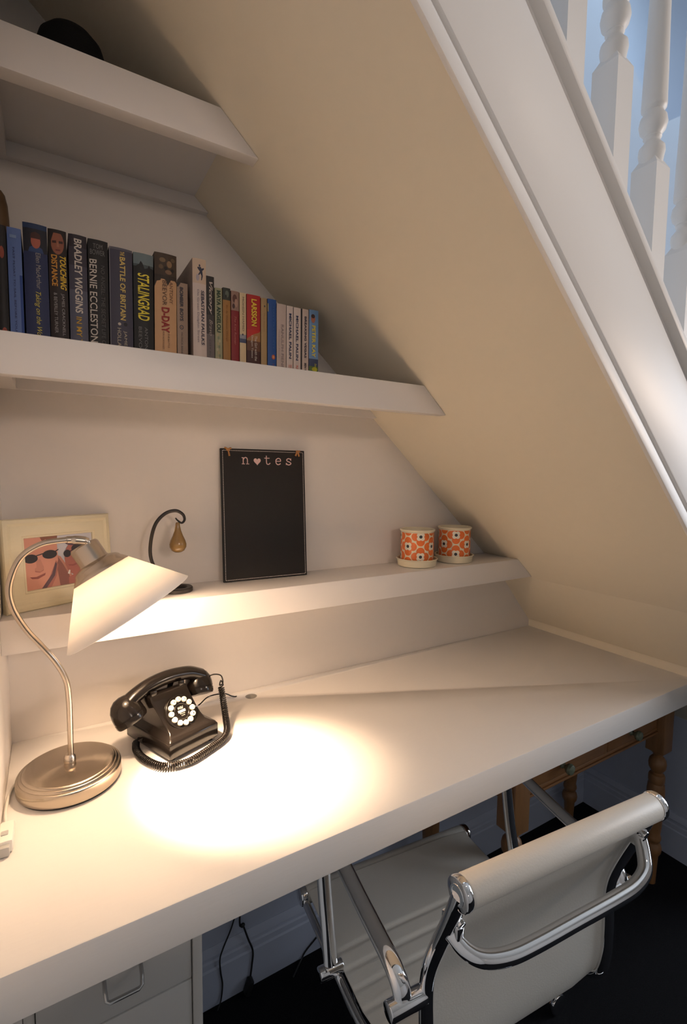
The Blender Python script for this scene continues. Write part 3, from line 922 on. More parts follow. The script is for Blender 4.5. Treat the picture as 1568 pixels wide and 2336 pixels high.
# the snapshot inside: flat print of two people in sunglasses
PX0, PX1, PZ0, PZ1 = .0345, FW - .0345, .0345, FH - .0345
pal = [cmat(srgb(*c)) for c in ((196, 196, 204), (202, 142, 124), (164, 102, 92), (36, 30, 36), (186, 128, 112), (134, 84, 76), (166, 100, 90), (140, 76, 70), (86, 62, 74), (128, 80, 60), (226, 222, 220))]
bm = bmesh.new()
lay = [0]


def pp(poly, mi):
    lay[0] += 1
    vs = [bm.verts.new(fr(PX0 + u * (PX1 - PX0), .0062 - .00004 * lay[0], PZ0 + v * (PZ1 - PZ0))) for u, v in poly]
    bm.faces.new(vs).material_index = mi


pp([(0, 0), (1, 0), (1, 1), (0, 1)], 0)
pp([(.30, 0), (.70, 0), (.66, .16), (.58, .40), (.50, .58), (.44, .62), (.36, .5)], 4)                     # shoulder
pp([(.47, .0), (.66, 0), (.60, .22), (.53, .42), (.46, .58), (.42, .6)], 5)
pp([(.60, 0), (.95, 0), (.95, .2), (.7, .2), (.6, .14)], 6)
pp([(.0, 0), (.27, 0), (.36, .16), (.42, .34), (.46, .52), (.46, .80), (.44, 1.0), (0, 1)], 1)             # large face
pp([(.24, 0), (.34, 0), (.42, .20), (.46, .42), (.43, .52), (.37, .34), (.30, .14)], 2)
pp([(.20, 0), (.27, 0), (.40, .22), (.44, .44), (.42, .48), (.36, .26)], 8)                                # strap
pp([(.22, 1), (.47, 1), (.46, .86), (.40, .92), (.34, .88), (.30, .95), (.25, .91)], 9)                    # fringe
pp([(.15, .58), (.21, .57), (.25, .42), (.25, .36), (.20, .335), (.13, .35), (.12, .40), (.15, .43)], 4)   # nose
pp([(.12, .37), (.20, .335), (.25, .37), (.24, .345), (.19, .315), (.13, .335)], 2)
pp([(.05, .255), (.14, .245), (.27, .30), (.26, .255), (.16, .20), (.08, .215)], 7)                        # mouth
pp(circle(.08, .60, .095, .085), 3)
pp(circle(.345, .645, .105, .085), 3)
pp([(.15, .655), (.25, .685), (.25, .665), (.15, .635)], 3)
pp([(.42, .70), (.475, .735), (.475, .715), (.43, .68)], 3)
pp(circle(.74, .52, .185, .36), 6)                                                                         # second face
pp(circle(.72, .86, .15, .09), 8)
pp(circle(.60, .62, .055, .075), 3)
pp(circle(.76, .71, .095, .085), 3)
pp([(.63, .66), (.68, .69), (.68, .67), (.63, .64)], 3)
pp(circle(.68, .50, .045, .035), 2)
pp([(.60, .40), (.68, .39), (.78, .44), (.76, .39), (.68, .355), (.62, .37)], 7)
pp([(.585, .22), (.61, .29), (.63, .28), (.62, .2)], 10)
finish('snapshot', bm, None, o, smooth=False, mats=pal)
bm = bmesh.new()
vs = [bm.verts.new(fr(*p)) for p in ((.07, D, .11), (.11, D, .11), (.118, D + .006, 0.001), (.062, D + .006, 0.001))]
vs2 = [bm.verts.new(fr(*p)) for p in ((.07, D + .002, .11), (.11, D + .002, .11), (.118, D + .008, 0.001), (.062, D + .008, 0.001))]
bm.faces.new(vs); bm.faces.new(vs2[::-1])
for i in range(4):
    bm.faces.new((vs[i], vs2[i], vs2[(i + 1) % 4], vs[(i + 1) % 4]))
finish('easel_back', bm, M_BLACK, o, smooth=False)

# ------------------------------------------------------------------ pear ornament on a hook stand
o = thing('hook_stand', 'dark metal hook stand with a round base on the lowest shelf', 'stand', (.293, -.060, 1.0186))
bm = bmesh.new()
lathe(bm, [(.0165, .0015), (.0175, 0), (.0285, 0), (.030, .0015), (.030, .0075), (.0285, .0092), (.0205, .0092), (.0175, .006), (.0165, .0045)], 40, cap=False)
lathe(bm, [(0, .001), (.0170, .001), (.0170, .0042), (0, .0042)], 32, cap=False)
finish('base', bm, M_IRON, o)
bm = bmesh.new()
stem = [(-.020, .012, .006), (-.034, .008, .035), (-.0495, .0, .070), (-.0505, -.005, .105), (-.042, -.010, .140), (-.024, -.010, .160), (-.004, -.010, .1655), (.010, -.010, .158), (.0135, -.010, .147), (.008, -.010, .1405), (.000, -.010, .146), (-.004, -.010, .151)]
pth = spline(stem, 8)
tube(bm, pth, [.0034 - .0022 * max(0, (i / len(pth) - .55)) / .45 for i in range(len(pth))], 10)
finish('hook', bm, M_IRON, o)
bm = bmesh.new()
lathe(bm, [(0, 0), (.007, .0005), (.0125, .004), (.0162, .011), (.0165, .017), (.0145, .024), (.010, .034), (.0065, .044), (.0046, .053), (.0042, .058), (.003, .0605), (0, .061)], 28, cap=False)
p_ = finish('pear_ornament', bm, M_AMBER, loc=(.293 + .0, -.070, 1.0186 + .0815))
tag(p_, 'amber pear-shaped drop hanging from the dark hook stand', 'ornament')

# ------------------------------------------------------------------ chalkboard
BW, BH, BT = .1998, .2960, .0075
btilt = .072
o = thing('chalkboard', 'black notes chalkboard leaning on the wall on the lowest shelf', 'chalkboard', (.3978, -.0322, 1.0188), -.0487)
rotb = Matrix.Rotation(-btilt, 4, 'X')


def cb(x, z, lift=0.0):
    return rotb @ Vector((x, -lift, z))


bm = bmesh.new(); box(bm, 0, BW, 0, BT, 0, BH, .001); bmesh.ops.transform(bm, matrix=rotb, verts=bm.verts[:])
finish('board', bm, M_CHALK, o, angle=30)
bm = bmesh.new()


def dash(x0, z0, x1, z1, n):
    for k in range(n):
        a = (k + .15) / n; b_ = (k + .80) / n
        dx, dz = x1 - x0, z1 - z0
        L = math.hypot(dx, dz); px, pz = -dz / L * .0006, dx / L * .0006
        A = (x0 + dx * a, z0 + dz * a); B = (x0 + dx * b_, z0 + dz * b_)
        vs = [bm.verts.new(cb(q[0], q[1], .0003)) for q in ((A[0] - px, A[1] - pz), (B[0] - px, B[1] - pz), (B[0] + px, B[1] + pz), (A[0] + px, A[1] + pz))]
        bm.faces.new(vs)


e = .0045
dash(e, e, BW - e, e, 52); dash(BW - e, e, BW - e, BH - e, 78); dash(BW - e, BH - e, e, BH - e, 52); dash(e, BH - e, e, e, 78)
finish('stitched_border', bm, M_STITCH, o, smooth=False)
# typewriter letters n (heart) t e s as brush strokes
bm = bmesh.new()


def stroke(pts, w, n=6, curved=True):
    P = spline([(p[0], 0, p[1]) for p in pts], n) if curved and len(pts) > 2 else [Vector((p[0], 0, p[1])) for p in pts]
    Lr = []
    for i, p in enumerate(P):
        d = (P[min(i + 1, len(P) - 1)] - P[max(i - 1, 0)]).normalized()
        nrm = Vector((-d.z, 0, d.x)) * w / 2
        Lr.append((bm.verts.new(cb(p.x + nrm.x, p.z + nrm.z, .0004)), bm.verts.new(cb(p.x - nrm.x, p.z - nrm.z, .0004))))
    for a, b_ in zip(Lr, Lr[1:]):
        bm.faces.new((a[0], b_[0], b_[1], a[1]))


zb0 = BH - .0345
lh = .0155


def LT(x, pts_):
    return [(x + a, zb0 + b_) for a, b_ in pts_]


x = .0470                       # n
stroke(LT(x, [(.0035, 0), (.0035, lh)]), .0021); stroke(LT(x, [(0, .0008), (.0072, .0008)]), .0017); stroke(LT(x, [(0, lh - .0008), (.0045, lh - .0008)]), .0017)
stroke(LT(x, [(.0035, lh * .62), (.0065, lh * .93), (.0105, lh * .96), (.0130, lh * .70), (.0130, 0)]), .0021); stroke(LT(x, [(.0100, .0008), (.0172, .0008)]), .0017)
hc = (.0745 + .0085, zb0 + .0072)  # heart
hp = []
for k in range(40):
    tt = 2 * PI * k / 40
    hp.append((hc[0] + .00052 * 16 * math.sin(tt) ** 3, hc[1] + .00056 * (13 * math.cos(tt) - 5 * math.cos(2 * tt) - 2 * math.cos(3 * tt) - math.cos(4 * tt))))
cv = bm.verts.new(cb(hc[0], hc[1], .0004))
hv = [bm.verts.new(cb(p[0], p[1], .0004)) for p in hp]
for i in range(40):
    bm.faces.new((cv, hv[i], hv[(i + 1) % 40]))
x = .1000                       # t
stroke(LT(x, [(.0050, lh * 1.32), (.0050, .005), (.0068, .0012), (.0105, .0010), (.0140, .0040)]), .0021); stroke(LT(x, [(0, lh * .95), (.0125, lh * .95)]), .0018)
x = .1265                       # e
stroke(LT(x, [(.0015, lh * .54), (.0130, lh * .54)]), .0017)
stroke(LT(x, [(.0130, lh * .54), (.0120, lh * .84), (.0074, lh * .97), (.0022, lh * .78), (.0012, lh * .45), (.0030, lh * .14), (.0075, lh * .03), (.0128, lh * .20)]), .0021)
x = .1525                       # s
stroke(LT(x, [(.0120, lh * .74), (.0100, lh * .92), (.0062, lh * .97), (.0020, lh * .80), (.0035, lh * .58), (.0090, lh * .44), (.0126, lh * .24), (.0092, lh * .05), (.0045, lh * .04), (.0010, lh * .24)]), .0021)
stroke(LT(x, [(.0126, lh), (.0126, lh * .66)]), .0015); stroke(LT(x, [(.0006, lh * .33), (.0006, 0)]), .0015)
finish('notes_lettering', bm, M_PINK, o, smooth=False)
for kx, spr in ((.016, ((-.008, .004), (.007, .003), (.003, -.014))), (.181, ((-.005, -.010), (.004, -.011), (.006, .001)))):
    bm = bmesh.new()
    c = cb(kx, BH - .003, .0028)
    ellipsoid(bm, c, .0042, .0026, .0036, u=12, v=8)
    for a, b_ in spr:
        e_ = cb(kx + a, BH - .003 + b_, .0030)
        tube(bm, [c, c.lerp(e_, .5) + Vector((0, -.001, .001)), e_], [.0016, .0020, .0022], 8)
    finish('raffia_knot', bm, M_RAFFIA, o)

# ------------------------------------------------------------------ flower pots with saucers
def disc(bm, R_, th, z, ru, rv, zlo, zhi, lift, mi, ox=0.0, oz=0.0):
    """round print on a cylinder: centre at angle th, height z"""
    n, rr = 18, 4
    rings = []
    for i in range(rr + 1):
        f = i / rr
        ring = []
        for k in range(n):
            a = 2 * PI * k / n
            s_ = f * ru * math.cos(a) + ox
            zz = min(max(z + oz + f * rv * math.sin(a), zlo), zhi)
            t_ = th + s_ / R_
            ring.append(bm.verts.new(((R_ + lift) * math.cos(t_), (R_ + lift) * math.sin(t_), zz)))
        rings.append(ring)
    for a, b_ in zip(rings, rings[1:]):
        for k in range(n):
            try:
                bm.faces.new((a[k], a[(k + 1) % n], b_[(k + 1) % n], b_[k])).material_index = mi
            except ValueError:
                pass


def flower_pot(loc, phase, rowshift, lab_pot, lab_saucer, sr):
    R_ = .0435
    s_ = thing('plant_saucer', lab_saucer, 'saucer', loc, 0, 'cream saucers under the flower pots')
    bm = bmesh.new()
    lathe(bm, [(0, 0), (sr - .007, 0), (sr - .004, .002), (sr - .0015, .017), (sr + .001, .0195), (sr, .0212), (sr - .003, .0205), (sr - .006, .004), (sr - .010, .003), (0, .003)], 56, cap=False)
    finish('dish', bm, M_ENAMEL, s_)
    p = thing('flower_pot', lab_pot, 'flower pot', (loc[0], loc[1], loc[2] + .0032), 0, 'orange flower print pots')
    H = .094
    bm = bmesh.new()
    lathe(bm, [(0, 0), (R_ - .002, 0), (R_, .002), (R_, H - .006), (R_ + .0025, H - .004), (R_ + .0035, H - .001), (R_ + .0025, H + .001), (R_ - .001, H), (R_ - .003, H - .004), (R_ - .003, .003), (0, .003)], 64, cap=False)
    finish('body', bm, M_ENAMEL, p)
    bm = bmesh.new()
    zlo, zhi = .003, H - .007
    for row in range(-1, 5):
        for k in range(8):
            if (k + row) % 2:
                continue
            th = phase + k * 2 * PI / 8
            z = rowshift + row * .0262
            for ox, oz in ((.0135, 0), (-.0135, 0), (0, .0135), (0, -.0135)):
                if zlo < z + oz + .009 and z + oz - .009 < zhi:
                    disc(bm, R_, th, z, .0112, .0112, zlo, zhi, .0002, 0, ox, oz)
            if zlo < z + .008 and z - .008 < zhi:
                for ox, oz in ((.0045, .0045), (-.0045, .0045), (.0045, -.0045), (-.0045, -.0045)):
                    disc(bm, R_, th, z, .0058, .0058, zlo, zhi, .0005, 1, ox, oz)
                disc(bm, R_, th, z, .0042, .0042, zlo, zhi, .0008, 2)
    finish('flower_print', bm, None, p, mats=[M_ORANGE, M_FLOWER, M_DOT])


flower_pot((.914, -.0655, 1.0187), math.radians(-118), .026, 'orange flower-print pot, the left one nearer the chalkboard', 'cream saucer under the left orange flower pot', .0545)
flower_pot((1.049, -.0645, 1.0187), math.radians(-128), .023, 'orange flower-print pot, the right one nearer the slope', 'cream saucer under the right orange flower pot', .0535)

# ------------------------------------------------------------------ desk lamp
lamp = thing('desk_lamp', 'brushed nickel gooseneck desk lamp, switched on, with a white conical shade', 'lamp', (.0905, -.184, DESK_Z + .0004))
LX, LY, LZ = .0905, -.184, DESK_Z + .0004
bm = bmesh.new()
lathe(bm, [(0, 0), (.073, 0), (.074, .002), (.074, .005), (0, .005)], 64, cap=False)
finish('felt_pad', bm, M_BLACK, lamp)
bm = bmesh.new()
lathe(bm, [(0, .004), (.0758, .004), (.0765, .006), (.0765, .021), (.0755, .0235), (.0735, .0245), (.0725, .0245), (.071, .0270), (.0690, .0280), (.0680, .0280), (.066, .0300), (.0635, .0308), (0, .0318)], 72, cap=False)
finish('base', bm, M_NBASE, lamp, angle=40)
bm = bmesh.new()
lathe(bm, [(0, .031), (.0085, .031), (.0092, .036), (.0085, .043), (.006, .047), (0, .047)], 28, cap=False)
finish('collar', bm, M_NICKEL, lamp)
bm = bmesh.new()
YH = -.225 - LY
stem = [(.0015, -.001, .040), (.0018, -.002, .10), (.0012, -.003, .145), (-.0022, -.005, .175), (-.0147, -.009, .2070), (-.0340, -.0145, .240), (-.0525, -.020, .270), (-.0680, -.027, .3080), (-.0705, -.031, .3420), (-.0560, -.036, .3810), (-.0300, -.040, .4010), (.0030, -.041, .4060), (.0250, -.041, .4040)]
pth = spline(stem, 10)
tube(bm, pth, .0044, 14)
finish('gooseneck', bm, M_NICKEL, lamp)
bm = bmesh.new()
tube(bm, spline([(.003, -.041, .4060), (.008, -.041, .4062), (.020, -.041, .4050), (.030, -.041, .4030), (.0335, -.041, .4015)], 5), [.0046] * 3 + [.0056] * 5 + [.0066] * 8 + [.0058] * 4 + [.0045], 14)
finish('neck_sleeve', bm, M_NICKEL, lamp)
# head
axis = Vector((.476, -.21, -.83)).normalized()
rim_c = Vector((.1815 - LX, -.2350 - LY, 1.0335 - LZ))
AX = axis_matrix(rim_c, -axis)     # z runs from the rim up to the cap
bm = bmesh.new()
outer = [(.1040, 0.0), (.0450, .0790)]
lathe(bm, [(.1040, 0.0), (.0885, .0208), (.0740, .0402), (.0595, .0596), (.0450, .0790)], 72, AX, cap=False)
shade_o = finish('lamp_shade', bm, M_SHADE, lamp, angle=60)
md = shade_o.modifiers.new('glass_thickness', 'SOLIDIFY'); md.thickness = .0016; md.offset = 0
bm = bmesh.new()
lathe(bm, [(.0448, .0775), (.0455, .0785), (.0450, .0810), (.0410, .0860), (.0375, .0895), (.0365, .0925), (.0330, .0960), (.0275, .0985), (.0235, .1000), (.0222, .1030), (.0222, .1270), (.0205, .1300), (.0185, .1310), (0, .1315)], 56, AX, cap=False)
finish('shade_cap', bm, M_NICKEL, lamp, angle=40)
bm = bmesh.new()
cap_top = AX @ Vector((0, 0, .1315))
ellipsoid(bm, Vector((.0335, -.041, .4015)), .0042, .0042, .0042, u=14, v=10)
tube(bm, [Vector((.0335, -.041, .4015)), (Vector((.0335, -.041, .4015)) + cap_top) / 2, AX @ Vector((0, 0, .125))], .0030, 10)
finish('swivel_joint', bm, M_CHROME, lamp)
bm = bmesh.new()
lathe(bm, [(0, .064), (.012, .0645), (.0165, .067), (.0170, .070), (.012, .082), (.0085, .090), (.0085, .105), (0, .106)], 24, AX, cap=False)
bulb = finish('bulb', bm, M_BULB, lamp)
bulb.visible_shadow = True
pl = bpy.data.lights.new('lamp_light', 'POINT')
pl.energy = LAMP_POWER
pl.color = LAMP_COLOR
pl.shadow_soft_size = .018
plo = bpy.data.objects.new('lamp_light', pl)
COL.objects.link(plo)
plo.parent = lamp
plo.location = AX @ Vector((0, 0, .050))
# the reflector bulb's forward beam
sl = bpy.data.lights.new('lamp_beam', 'SPOT')
sl.energy = BEAM_POWER
sl.color = LAMP_COLOR
sl.spot_size = math.radians(56)
sl.spot_blend = 0.9
sl.shadow_soft_size = .018
slo = bpy.data.objects.new('lamp_beam', sl)
COL.objects.link(slo)
slo.parent = lamp
slo.location = AX @ Vector((0, 0, .050))
slo.rotation_euler = (Vector((.335 - LX, -.300 - LY, -LZ + DESK_Z)) - slo.location).to_track_quat('-Z', 'Y').to_euler()
# flex and switch
bm = bmesh.new()
flex = [(.030 - LX, -.160 - LY, .0025), (.020 - LX, -.152 - LY, .0025), (.0115 - LX, -.158 - LY, .0028), (.0060 - LX, -.185 - LY, .0028), (.0045 - LX, -.225 - LY, .0030), (.0075 - LX, -.262 - LY, .004), (.0090 - LX, -.275 - LY, .006)]
tube(bm, spline(flex, 8), .0022, 10)
finish('flex', bm, M_WHITEPL, lamp)
bm = bmesh.new()
box(bm, .0012 - LX, .0185 - LX, -.318 - LY, -.272 - LY, .0, .018, .003)
sw = finish('inline_switch', bm, M_WHITEPL, lamp)
bm = bmesh.new()
box(bm, .0025 - LX, .0150 - LX, -.326 - LY, -.3175 - LY, .0005, .014, .002)
box(bm, .004 - LX, .0125 - LX, -.305 - LY, -.296 - LY, .0175, .0195, .001)
finish('rocker', bm, M_GREYPL, sw)

# ------------------------------------------------------------------ telephone
pr = Vector((.925, .38, 0)); pb = Vector((-.38, .925, 0))
ph = thing('telephone', 'black old-fashioned push-button telephone with its handset on the cradle', 'telephone', (.2415, -.2185, DESK_Z + .0004), math.atan2(.38, .925))
bm = bmesh.new()
box(bm, 0, .106, 0, .142, .005, .0335, .003)
finish('base', bm, M_BLACKPL, ph, angle=40)
bm = bmesh.new()
for fx in (.012, .094):
    for fy in (.012, .130):
        cyl(bm, (fx, fy, 0), (fx, fy, .006), .006, 16)
finish('foot_pads', bm, M_BLACK, ph)
# lid line + flared body
lev = [(.0335, .0015, .1045, .0015, .1405), (.0360, .003, .103, .003, .139), (.0385, .0085, .0965, .010, .134), (.0430, .0125, .0905, .018, .128), (.0520, .0125, .0880, .029, .124), (.0650, .0110, .0865, .041, .120), (.0780, .0075, .0850, .051, .116), (.0900, .0045, .0835, .059, .112), (.0985, .0040, .0825, .064, .108), (.1000, .0060, .0805, .067, .105)]
bm = bmesh.new()
rings = []
nc = 5


def rrect(x0, x1, y0, y1, r_):
    out = []
    for cx_, cy_, a0 in ((x1 - r_, y1 - r_, 0), (x0 + r_, y1 - r_, 90), (x0 + r_, y0 + r_, 180), (x1 - r_, y0 + r_, 270)):
        for k in range(nc + 1):
            a = math.radians(a0 + 90 * k / nc)
            out.append((cx_ + r_ * math.cos(a), cy_ + r_ * math.sin(a)))
    return out


for z, x0, x1, y0, y1 in lev:
    rings.append([bm.verts.new((a, b_, z)) for a, b_ in rrect(x0, x1, y0, y1, .004)])
for a, b_ in zip(rings, rings[1:]):
    n = len(a)
    for k in range(n):
        bm.faces.new((a[k], a[(k + 1) % n], b_[(k + 1) % n], b_[k]))
bm.faces.new(rings[0][::-1]); bm.faces.new(rings[-1])
finish('housing', bm, M_BLACKPL, ph, angle=40)
# cradle prongs
for cx_ in (.014, .073):
    for ya in (.066, .100):
        bm = bmesh.new()
        box(bm, cx_ - .006, cx_ + .006, ya, ya + .006, .097, .108, .002)
        finish('cradle_prong', bm, M_BLACKPL, ph)
# dial on the sloping front
dial_c = Vector((.0500, .0385, .0640))
dn = Vector((.02, -.80, .60)).normalized()
DM = axis_matrix(dial_c, dn)
zax = dn
xax = Vector((1, 0, 0)); xax = (xax - zax * xax.dot(zax)).normalized(); yax = zax.cross(xax)
DM = Matrix((xax.to_4d(), yax.to_4d(), zax.to_4d(), (0, 0, 0, 1))).transposed()
DM = Matrix.Translation(dial_c) @ Matrix((( xax.x, yax.x, zax.x, 0), (xax.y, yax.y, zax.y, 0), (xax.z, yax.z, zax.z, 0), (0, 0, 0, 1)))
bm = bmesh.new()
lathe(bm, [(0, -.016), (.0318, -.016), (.0318, .002), (.0308, .0036), (.0298, .0040), (.0292, .0030), (.0160, .0030), (.0152, .0044), (.0140, .0050), (.0130, .0044), (.0126, .0034), (0, .0034)], 56, DM, cap=False)
dial = finish('dial', bm, M_BLACKPL, ph, angle=40)
bm = bmesh.new()


def dp(u, v, h):
    return DM @ Vector((u, v, h))


vs = [bm.verts.new(dp(a, b_, .0038)) for a, b_ in ((-.0078, -.0022), (.0078, -.0022), (.0078, .0024), (-.0078, .0024))]
bm.faces.new(vs)
add_text(bm, 'Wild', lambda a, b_: dp(-.0062 + .0115 * a, .0038 + .0050 * b_, .0038), .01, .3)
add_text(bm, 'Phone', lambda a, b_: dp(-.0052 + .0104 * a, -.0052 + .0021 * b_, .0038))
add_text(bm, 'Line', lambda a, b_: dp(-.0036 + .0072 * a, -.0086 + .0021 * b_, .0038))
finish('number_card', bm, M_BUTTON, dial, smooth=False)
bm = bmesh.new()
tube(bm, [dp(.0262, -.002, .006), dp(.031, -.0035, .0065), dp(.0345, -.003, .003)], [.0012, .0020, .0016], 8)
finish('finger_stop', bm, M_CHROME, dial)
digits = ['1', '2', '3', '4', '5', '6', '7', '8', '9', '0', '*', '#']
for k in range(12):
    a = math.radians(-48 + 30 * k + 15)
    cx_, cy_ = .0222 * math.cos(a), .0222 * math.sin(a)
    bm = bmesh.new()
    lathe(bm, [(0, .003), (.0049, .003), (.0051, .0058), (.0046, .0070), (.0036, .0074), (0, .0076)], 20, DM @ Matrix.Translation((cx_, cy_, 0)), cap=False)
    bt = finish('dial_button', bm, M_BUTTON, ph)
    bm = bmesh.new()
    add_text(bm, digits[k], lambda u, v: dp(cx_ - .0010 + .0020 * u, cy_ - .0018 + .0030 * v, .0079))
    finish('digit', bm, M_BLACK, bt, smooth=False)
# handset
bm = bmesh.new()
HB = .0875
arc = [(-.031, HB, .0915), (-.012, HB, .1030), (.015, HB, .1125), (.045, HB, .1160), (.075, HB, .1145), (.105, HB, .1085), (.131, HB, .0955)]
pth = spline(arc, 8)
nn = len(pth)
tube(bm, pth, [.0145 + .0035 * abs(2 * i / (nn - 1) - 1) ** 3 for i in range(nn)], 18, ry=.0130, side=(0, 1, 0))
hs = finish('handset', bm, M_BLACKPL, ph, angle=60)
for cx_, cz_, tx in ((-.0270, .0780, .30), (.1265, .0760, -.18)):
    d = Vector((tx, -.42, -.86)).normalized()
    AXc = axis_matrix(Vector((cx_, HB, cz_)) - d * .012, d)
    bm = bmesh.new()
    lathe(bm, [(0, -.0190), (.0110, -.0170), (.0190, -.0115), (.0250, -.002), (.0275, .009), (.0280, .018), (.0272, .0185), (.0272, .0198), (.0284, .0206), (.0282, .028), (.0265, .0315), (.019, .0325), (0, .0318)], 40, AXc, cap=False)
    finish('ear_cup' if tx > 0 else 'mouth_cup', bm, M_BLACKPL, hs, angle=40)


def to_local(p):
    v = Vector(p) - Vector((.2415, -.2185, DESK_Z + .0004))
    return Vector((v.dot(pr), v.dot(pb), v.z))


def helix(path, r_, pitch, n=10):
    P = path
    out = []
    acc = [0.0]
    for a, b_ in zip(P, P[1:]):
        acc.append(acc[-1] + (b_ - a).length)
    Ltot = acc[-1]
    turns = int(Ltot / pitch)
    N = Vector((0, 0, 1))
    j = 0
    for i in range(turns * n + 1):
        s_ = Ltot * i / (turns * n)
        while j < len(acc) - 2 and acc[j + 1] < s_:
            j += 1
        f = (s_ - acc[j]) / max(1e-9, acc[j + 1] - acc[j])
        p = P[j].lerp(P[j + 1], f)
        T = (P[j + 1] - P[j]).normalized()
        N = (N - T * N.dot(T))
        if N.length < 1e-3:
            N = T.orthogonal()
        N.normalize()
        B = T.cross(N)
        a = 2 * PI * i / n
        out.append(p + N * (r_ * math.cos(a)) + B * (r_ * math.sin(a)))
    return out


cz = DESK_Z + .0076
coil_world = [(.1985, -.1300, cz), (.1960, -.1560, cz), (.2035, -.1920, cz), (.2270, -.2300, cz), (.2670, -.2385, cz), (.3080, -.2190, cz), (.3430, -.1960, cz), (.3590, -.1700, cz + .001), (.3660, -.1400, cz + .010), (.3690, -.1150, cz + .033), (.3690, -.1000, cz + .058)]
cpath = spline([to_local(p) for p in coil_world], 14)
bm = bmesh.new()
hx = helix(cpath, .0054, .0040, 10)
tube(bm, hx, .0016, 6)
tail = spline([hx[-1], to_local((.3740, -.0980, .8190)), to_local((.3690, -.0990, .8290)), to_local((.3660, -.1010, .8205)), to_local((.3730, -.1000, .8240)), to_local((.3690, -.1000, .8400)), to_local((.3560, -.0960, .8440)), to_local((.3420, -.0910, .8400)), Vector((.146, HB + .002, .088))], 8)
tube(bm, tail, .0014, 8)
head_ = spline([hx[0], to_local((.2010, -.1180, DESK_Z + .0060)), Vector((-.002, .100, .012)), Vector((.006, .104, .014))], 6)
tube(bm, head_, .0016, 8)
finish('coiled_cord', bm, M_BLACKPL, ph, angle=80)
bm = bmesh.new()
ln = [Vector((.09, .139, .018)), to_local((.325, -.060, DESK_Z + .016)), to_local((.360, -.035, DESK_Z + .020)), to_local((.395, -.032, DESK_Z + .018)), to_local((.415, -.028, DESK_Z + .006)), to_local((.4235, -.0265, DESK_Z + .0022)), to_local((.4270, -.0260, DESK_Z + .0020))]
tube(bm, spline(ln, 8), .0014, 8)
finish('line_cord', bm, M_BLACKPL, ph)

# ------------------------------------------------------------------ office chair
ca = math.radians(-5.33)
ch = thing('office_chair', 'cream ribbed office chair with chrome arms pushed under the desk', 'chair', (.6875, -.6845, 0), ca)


def both(fn):
    for s_ in (-1, 1):
        fn(s_)


# side rails (x across, y forward to the desk, z up)
rail_wz = [(.002, .742), (.012, .712), (.026, .676), (.043, .635), (.059, .592), (.066, .560), (.067, .530), (.065, .480), (.066, .430), (.074, .392), (.098, .362), (.135, .349), (.200, .345), (.300, .347), (.400, .350), (.466, .352)]


def rail_x(w):
    return .190 + .026 * min(1, max(0, (w - .066) / .15))


def rail(s_):
    bm = bmesh.new()
    pth = spline([(s_ * rail_x(w), w, z) for w, z in rail_wz], 6)
    tube(bm, pth, [.0112 - .0032 * min(1, max(0, (p.y - .06) / .06)) for p in pth], 16)
    finish('side_rail', bm, M_CHROME, ch, angle=60)
    bm = bmesh.new()
    cyl(bm, (s_ * .1865, 0, .745), (s_ * .1975, 0, .745), .0212, 32, bevel=.003)
    lathe(bm, [(.0125, 0), (.0125, .0012), (.010, .0012), (.0095, .0004), (0, .0004)], 24, axis_matrix((s_ * .1972, 0, .745), (s_, 0, 0)), cap=False)
    finish('roll_end_cap', bm, M_CHROME, ch, angle=40)
    bm = bmesh.new()
    cyl(bm, (s_ * .211, .474, .358), (s_ * .226, .474, .358), .0195, 32, bevel=.003)
    finish('roll_end_cap', bm, M_CHROME, ch, angle=40)


both(rail)


def sheet(path_wz, half, thick, rib_from=None, rib_to=None, half_fn=None):
    """upholstered sling: thick strip swept along (w,z) path between -half..half"""
    P = spline([(0, w, z) for w, z in path_wz], 40 if rib_from is not None else 12)
    bm = bmesh.new()
    n = len(P)
    top_, bot_ = [], []
    # arc length
    acc = [0]
    for a, b_ in zip(P, P[1:]):
        acc.append(acc[-1] + (b_ - a).length)
    nx = 6
    for i, p in enumerate(P):
        T = (P[min(i + 1, n - 1)] - P[max(i - 1, 0)]).normalized()
        N = Vector((0, -T.z, T.y))
        hw = half_fn(p.y) if half_fn else half
        d = 0.0
        if rib_from is not None and rib_from < acc[i] < rib_to:
            ph_ = ((acc[i] - rib_from) / .036) % 1.0
            d = -.0040 * max(0, 1 - min(ph_, 1 - ph_) / .20)
        r1, r2 = [], []
        for k in range(nx + 1):
            u = -1 + 2 * k / nx
            edge = .25 if abs(u) == 1 else 1.0
            r1.append(bm.verts.new(p + Vector((u * hw, 0, 0)) + N * (thick / 2 * edge + (d if edge == 1 else 0))))
            r2.append(bm.verts.new(p + Vector((u * hw, 0, 0)) - N * (thick / 2 * edge + (d if edge == 1 else 0))))
        top_.append(r1); bot_.append(r2)
    for R_ in (top_, bot_):
        for a, b_ in zip(R_, R_[1:]):
            for k in range(nx):
                bm.faces.new((a[k], a[k + 1], b_[k + 1], b_[k]))
    for i in range(n - 1):
        bm.faces.new((top_[i][0], top_[i + 1][0], bot_[i + 1][0], bot_[i][0]))
        bm.faces.new((top_[i][nx], top_[i + 1][nx], bot_[i + 1][nx], bot_[i][nx]))
    for i in (0, n - 1):
        for k in range(nx):
            bm.faces.new((top_[i][k], top_[i][k + 1], bot_[i][k + 1], bot_[i][k]))
    return bm


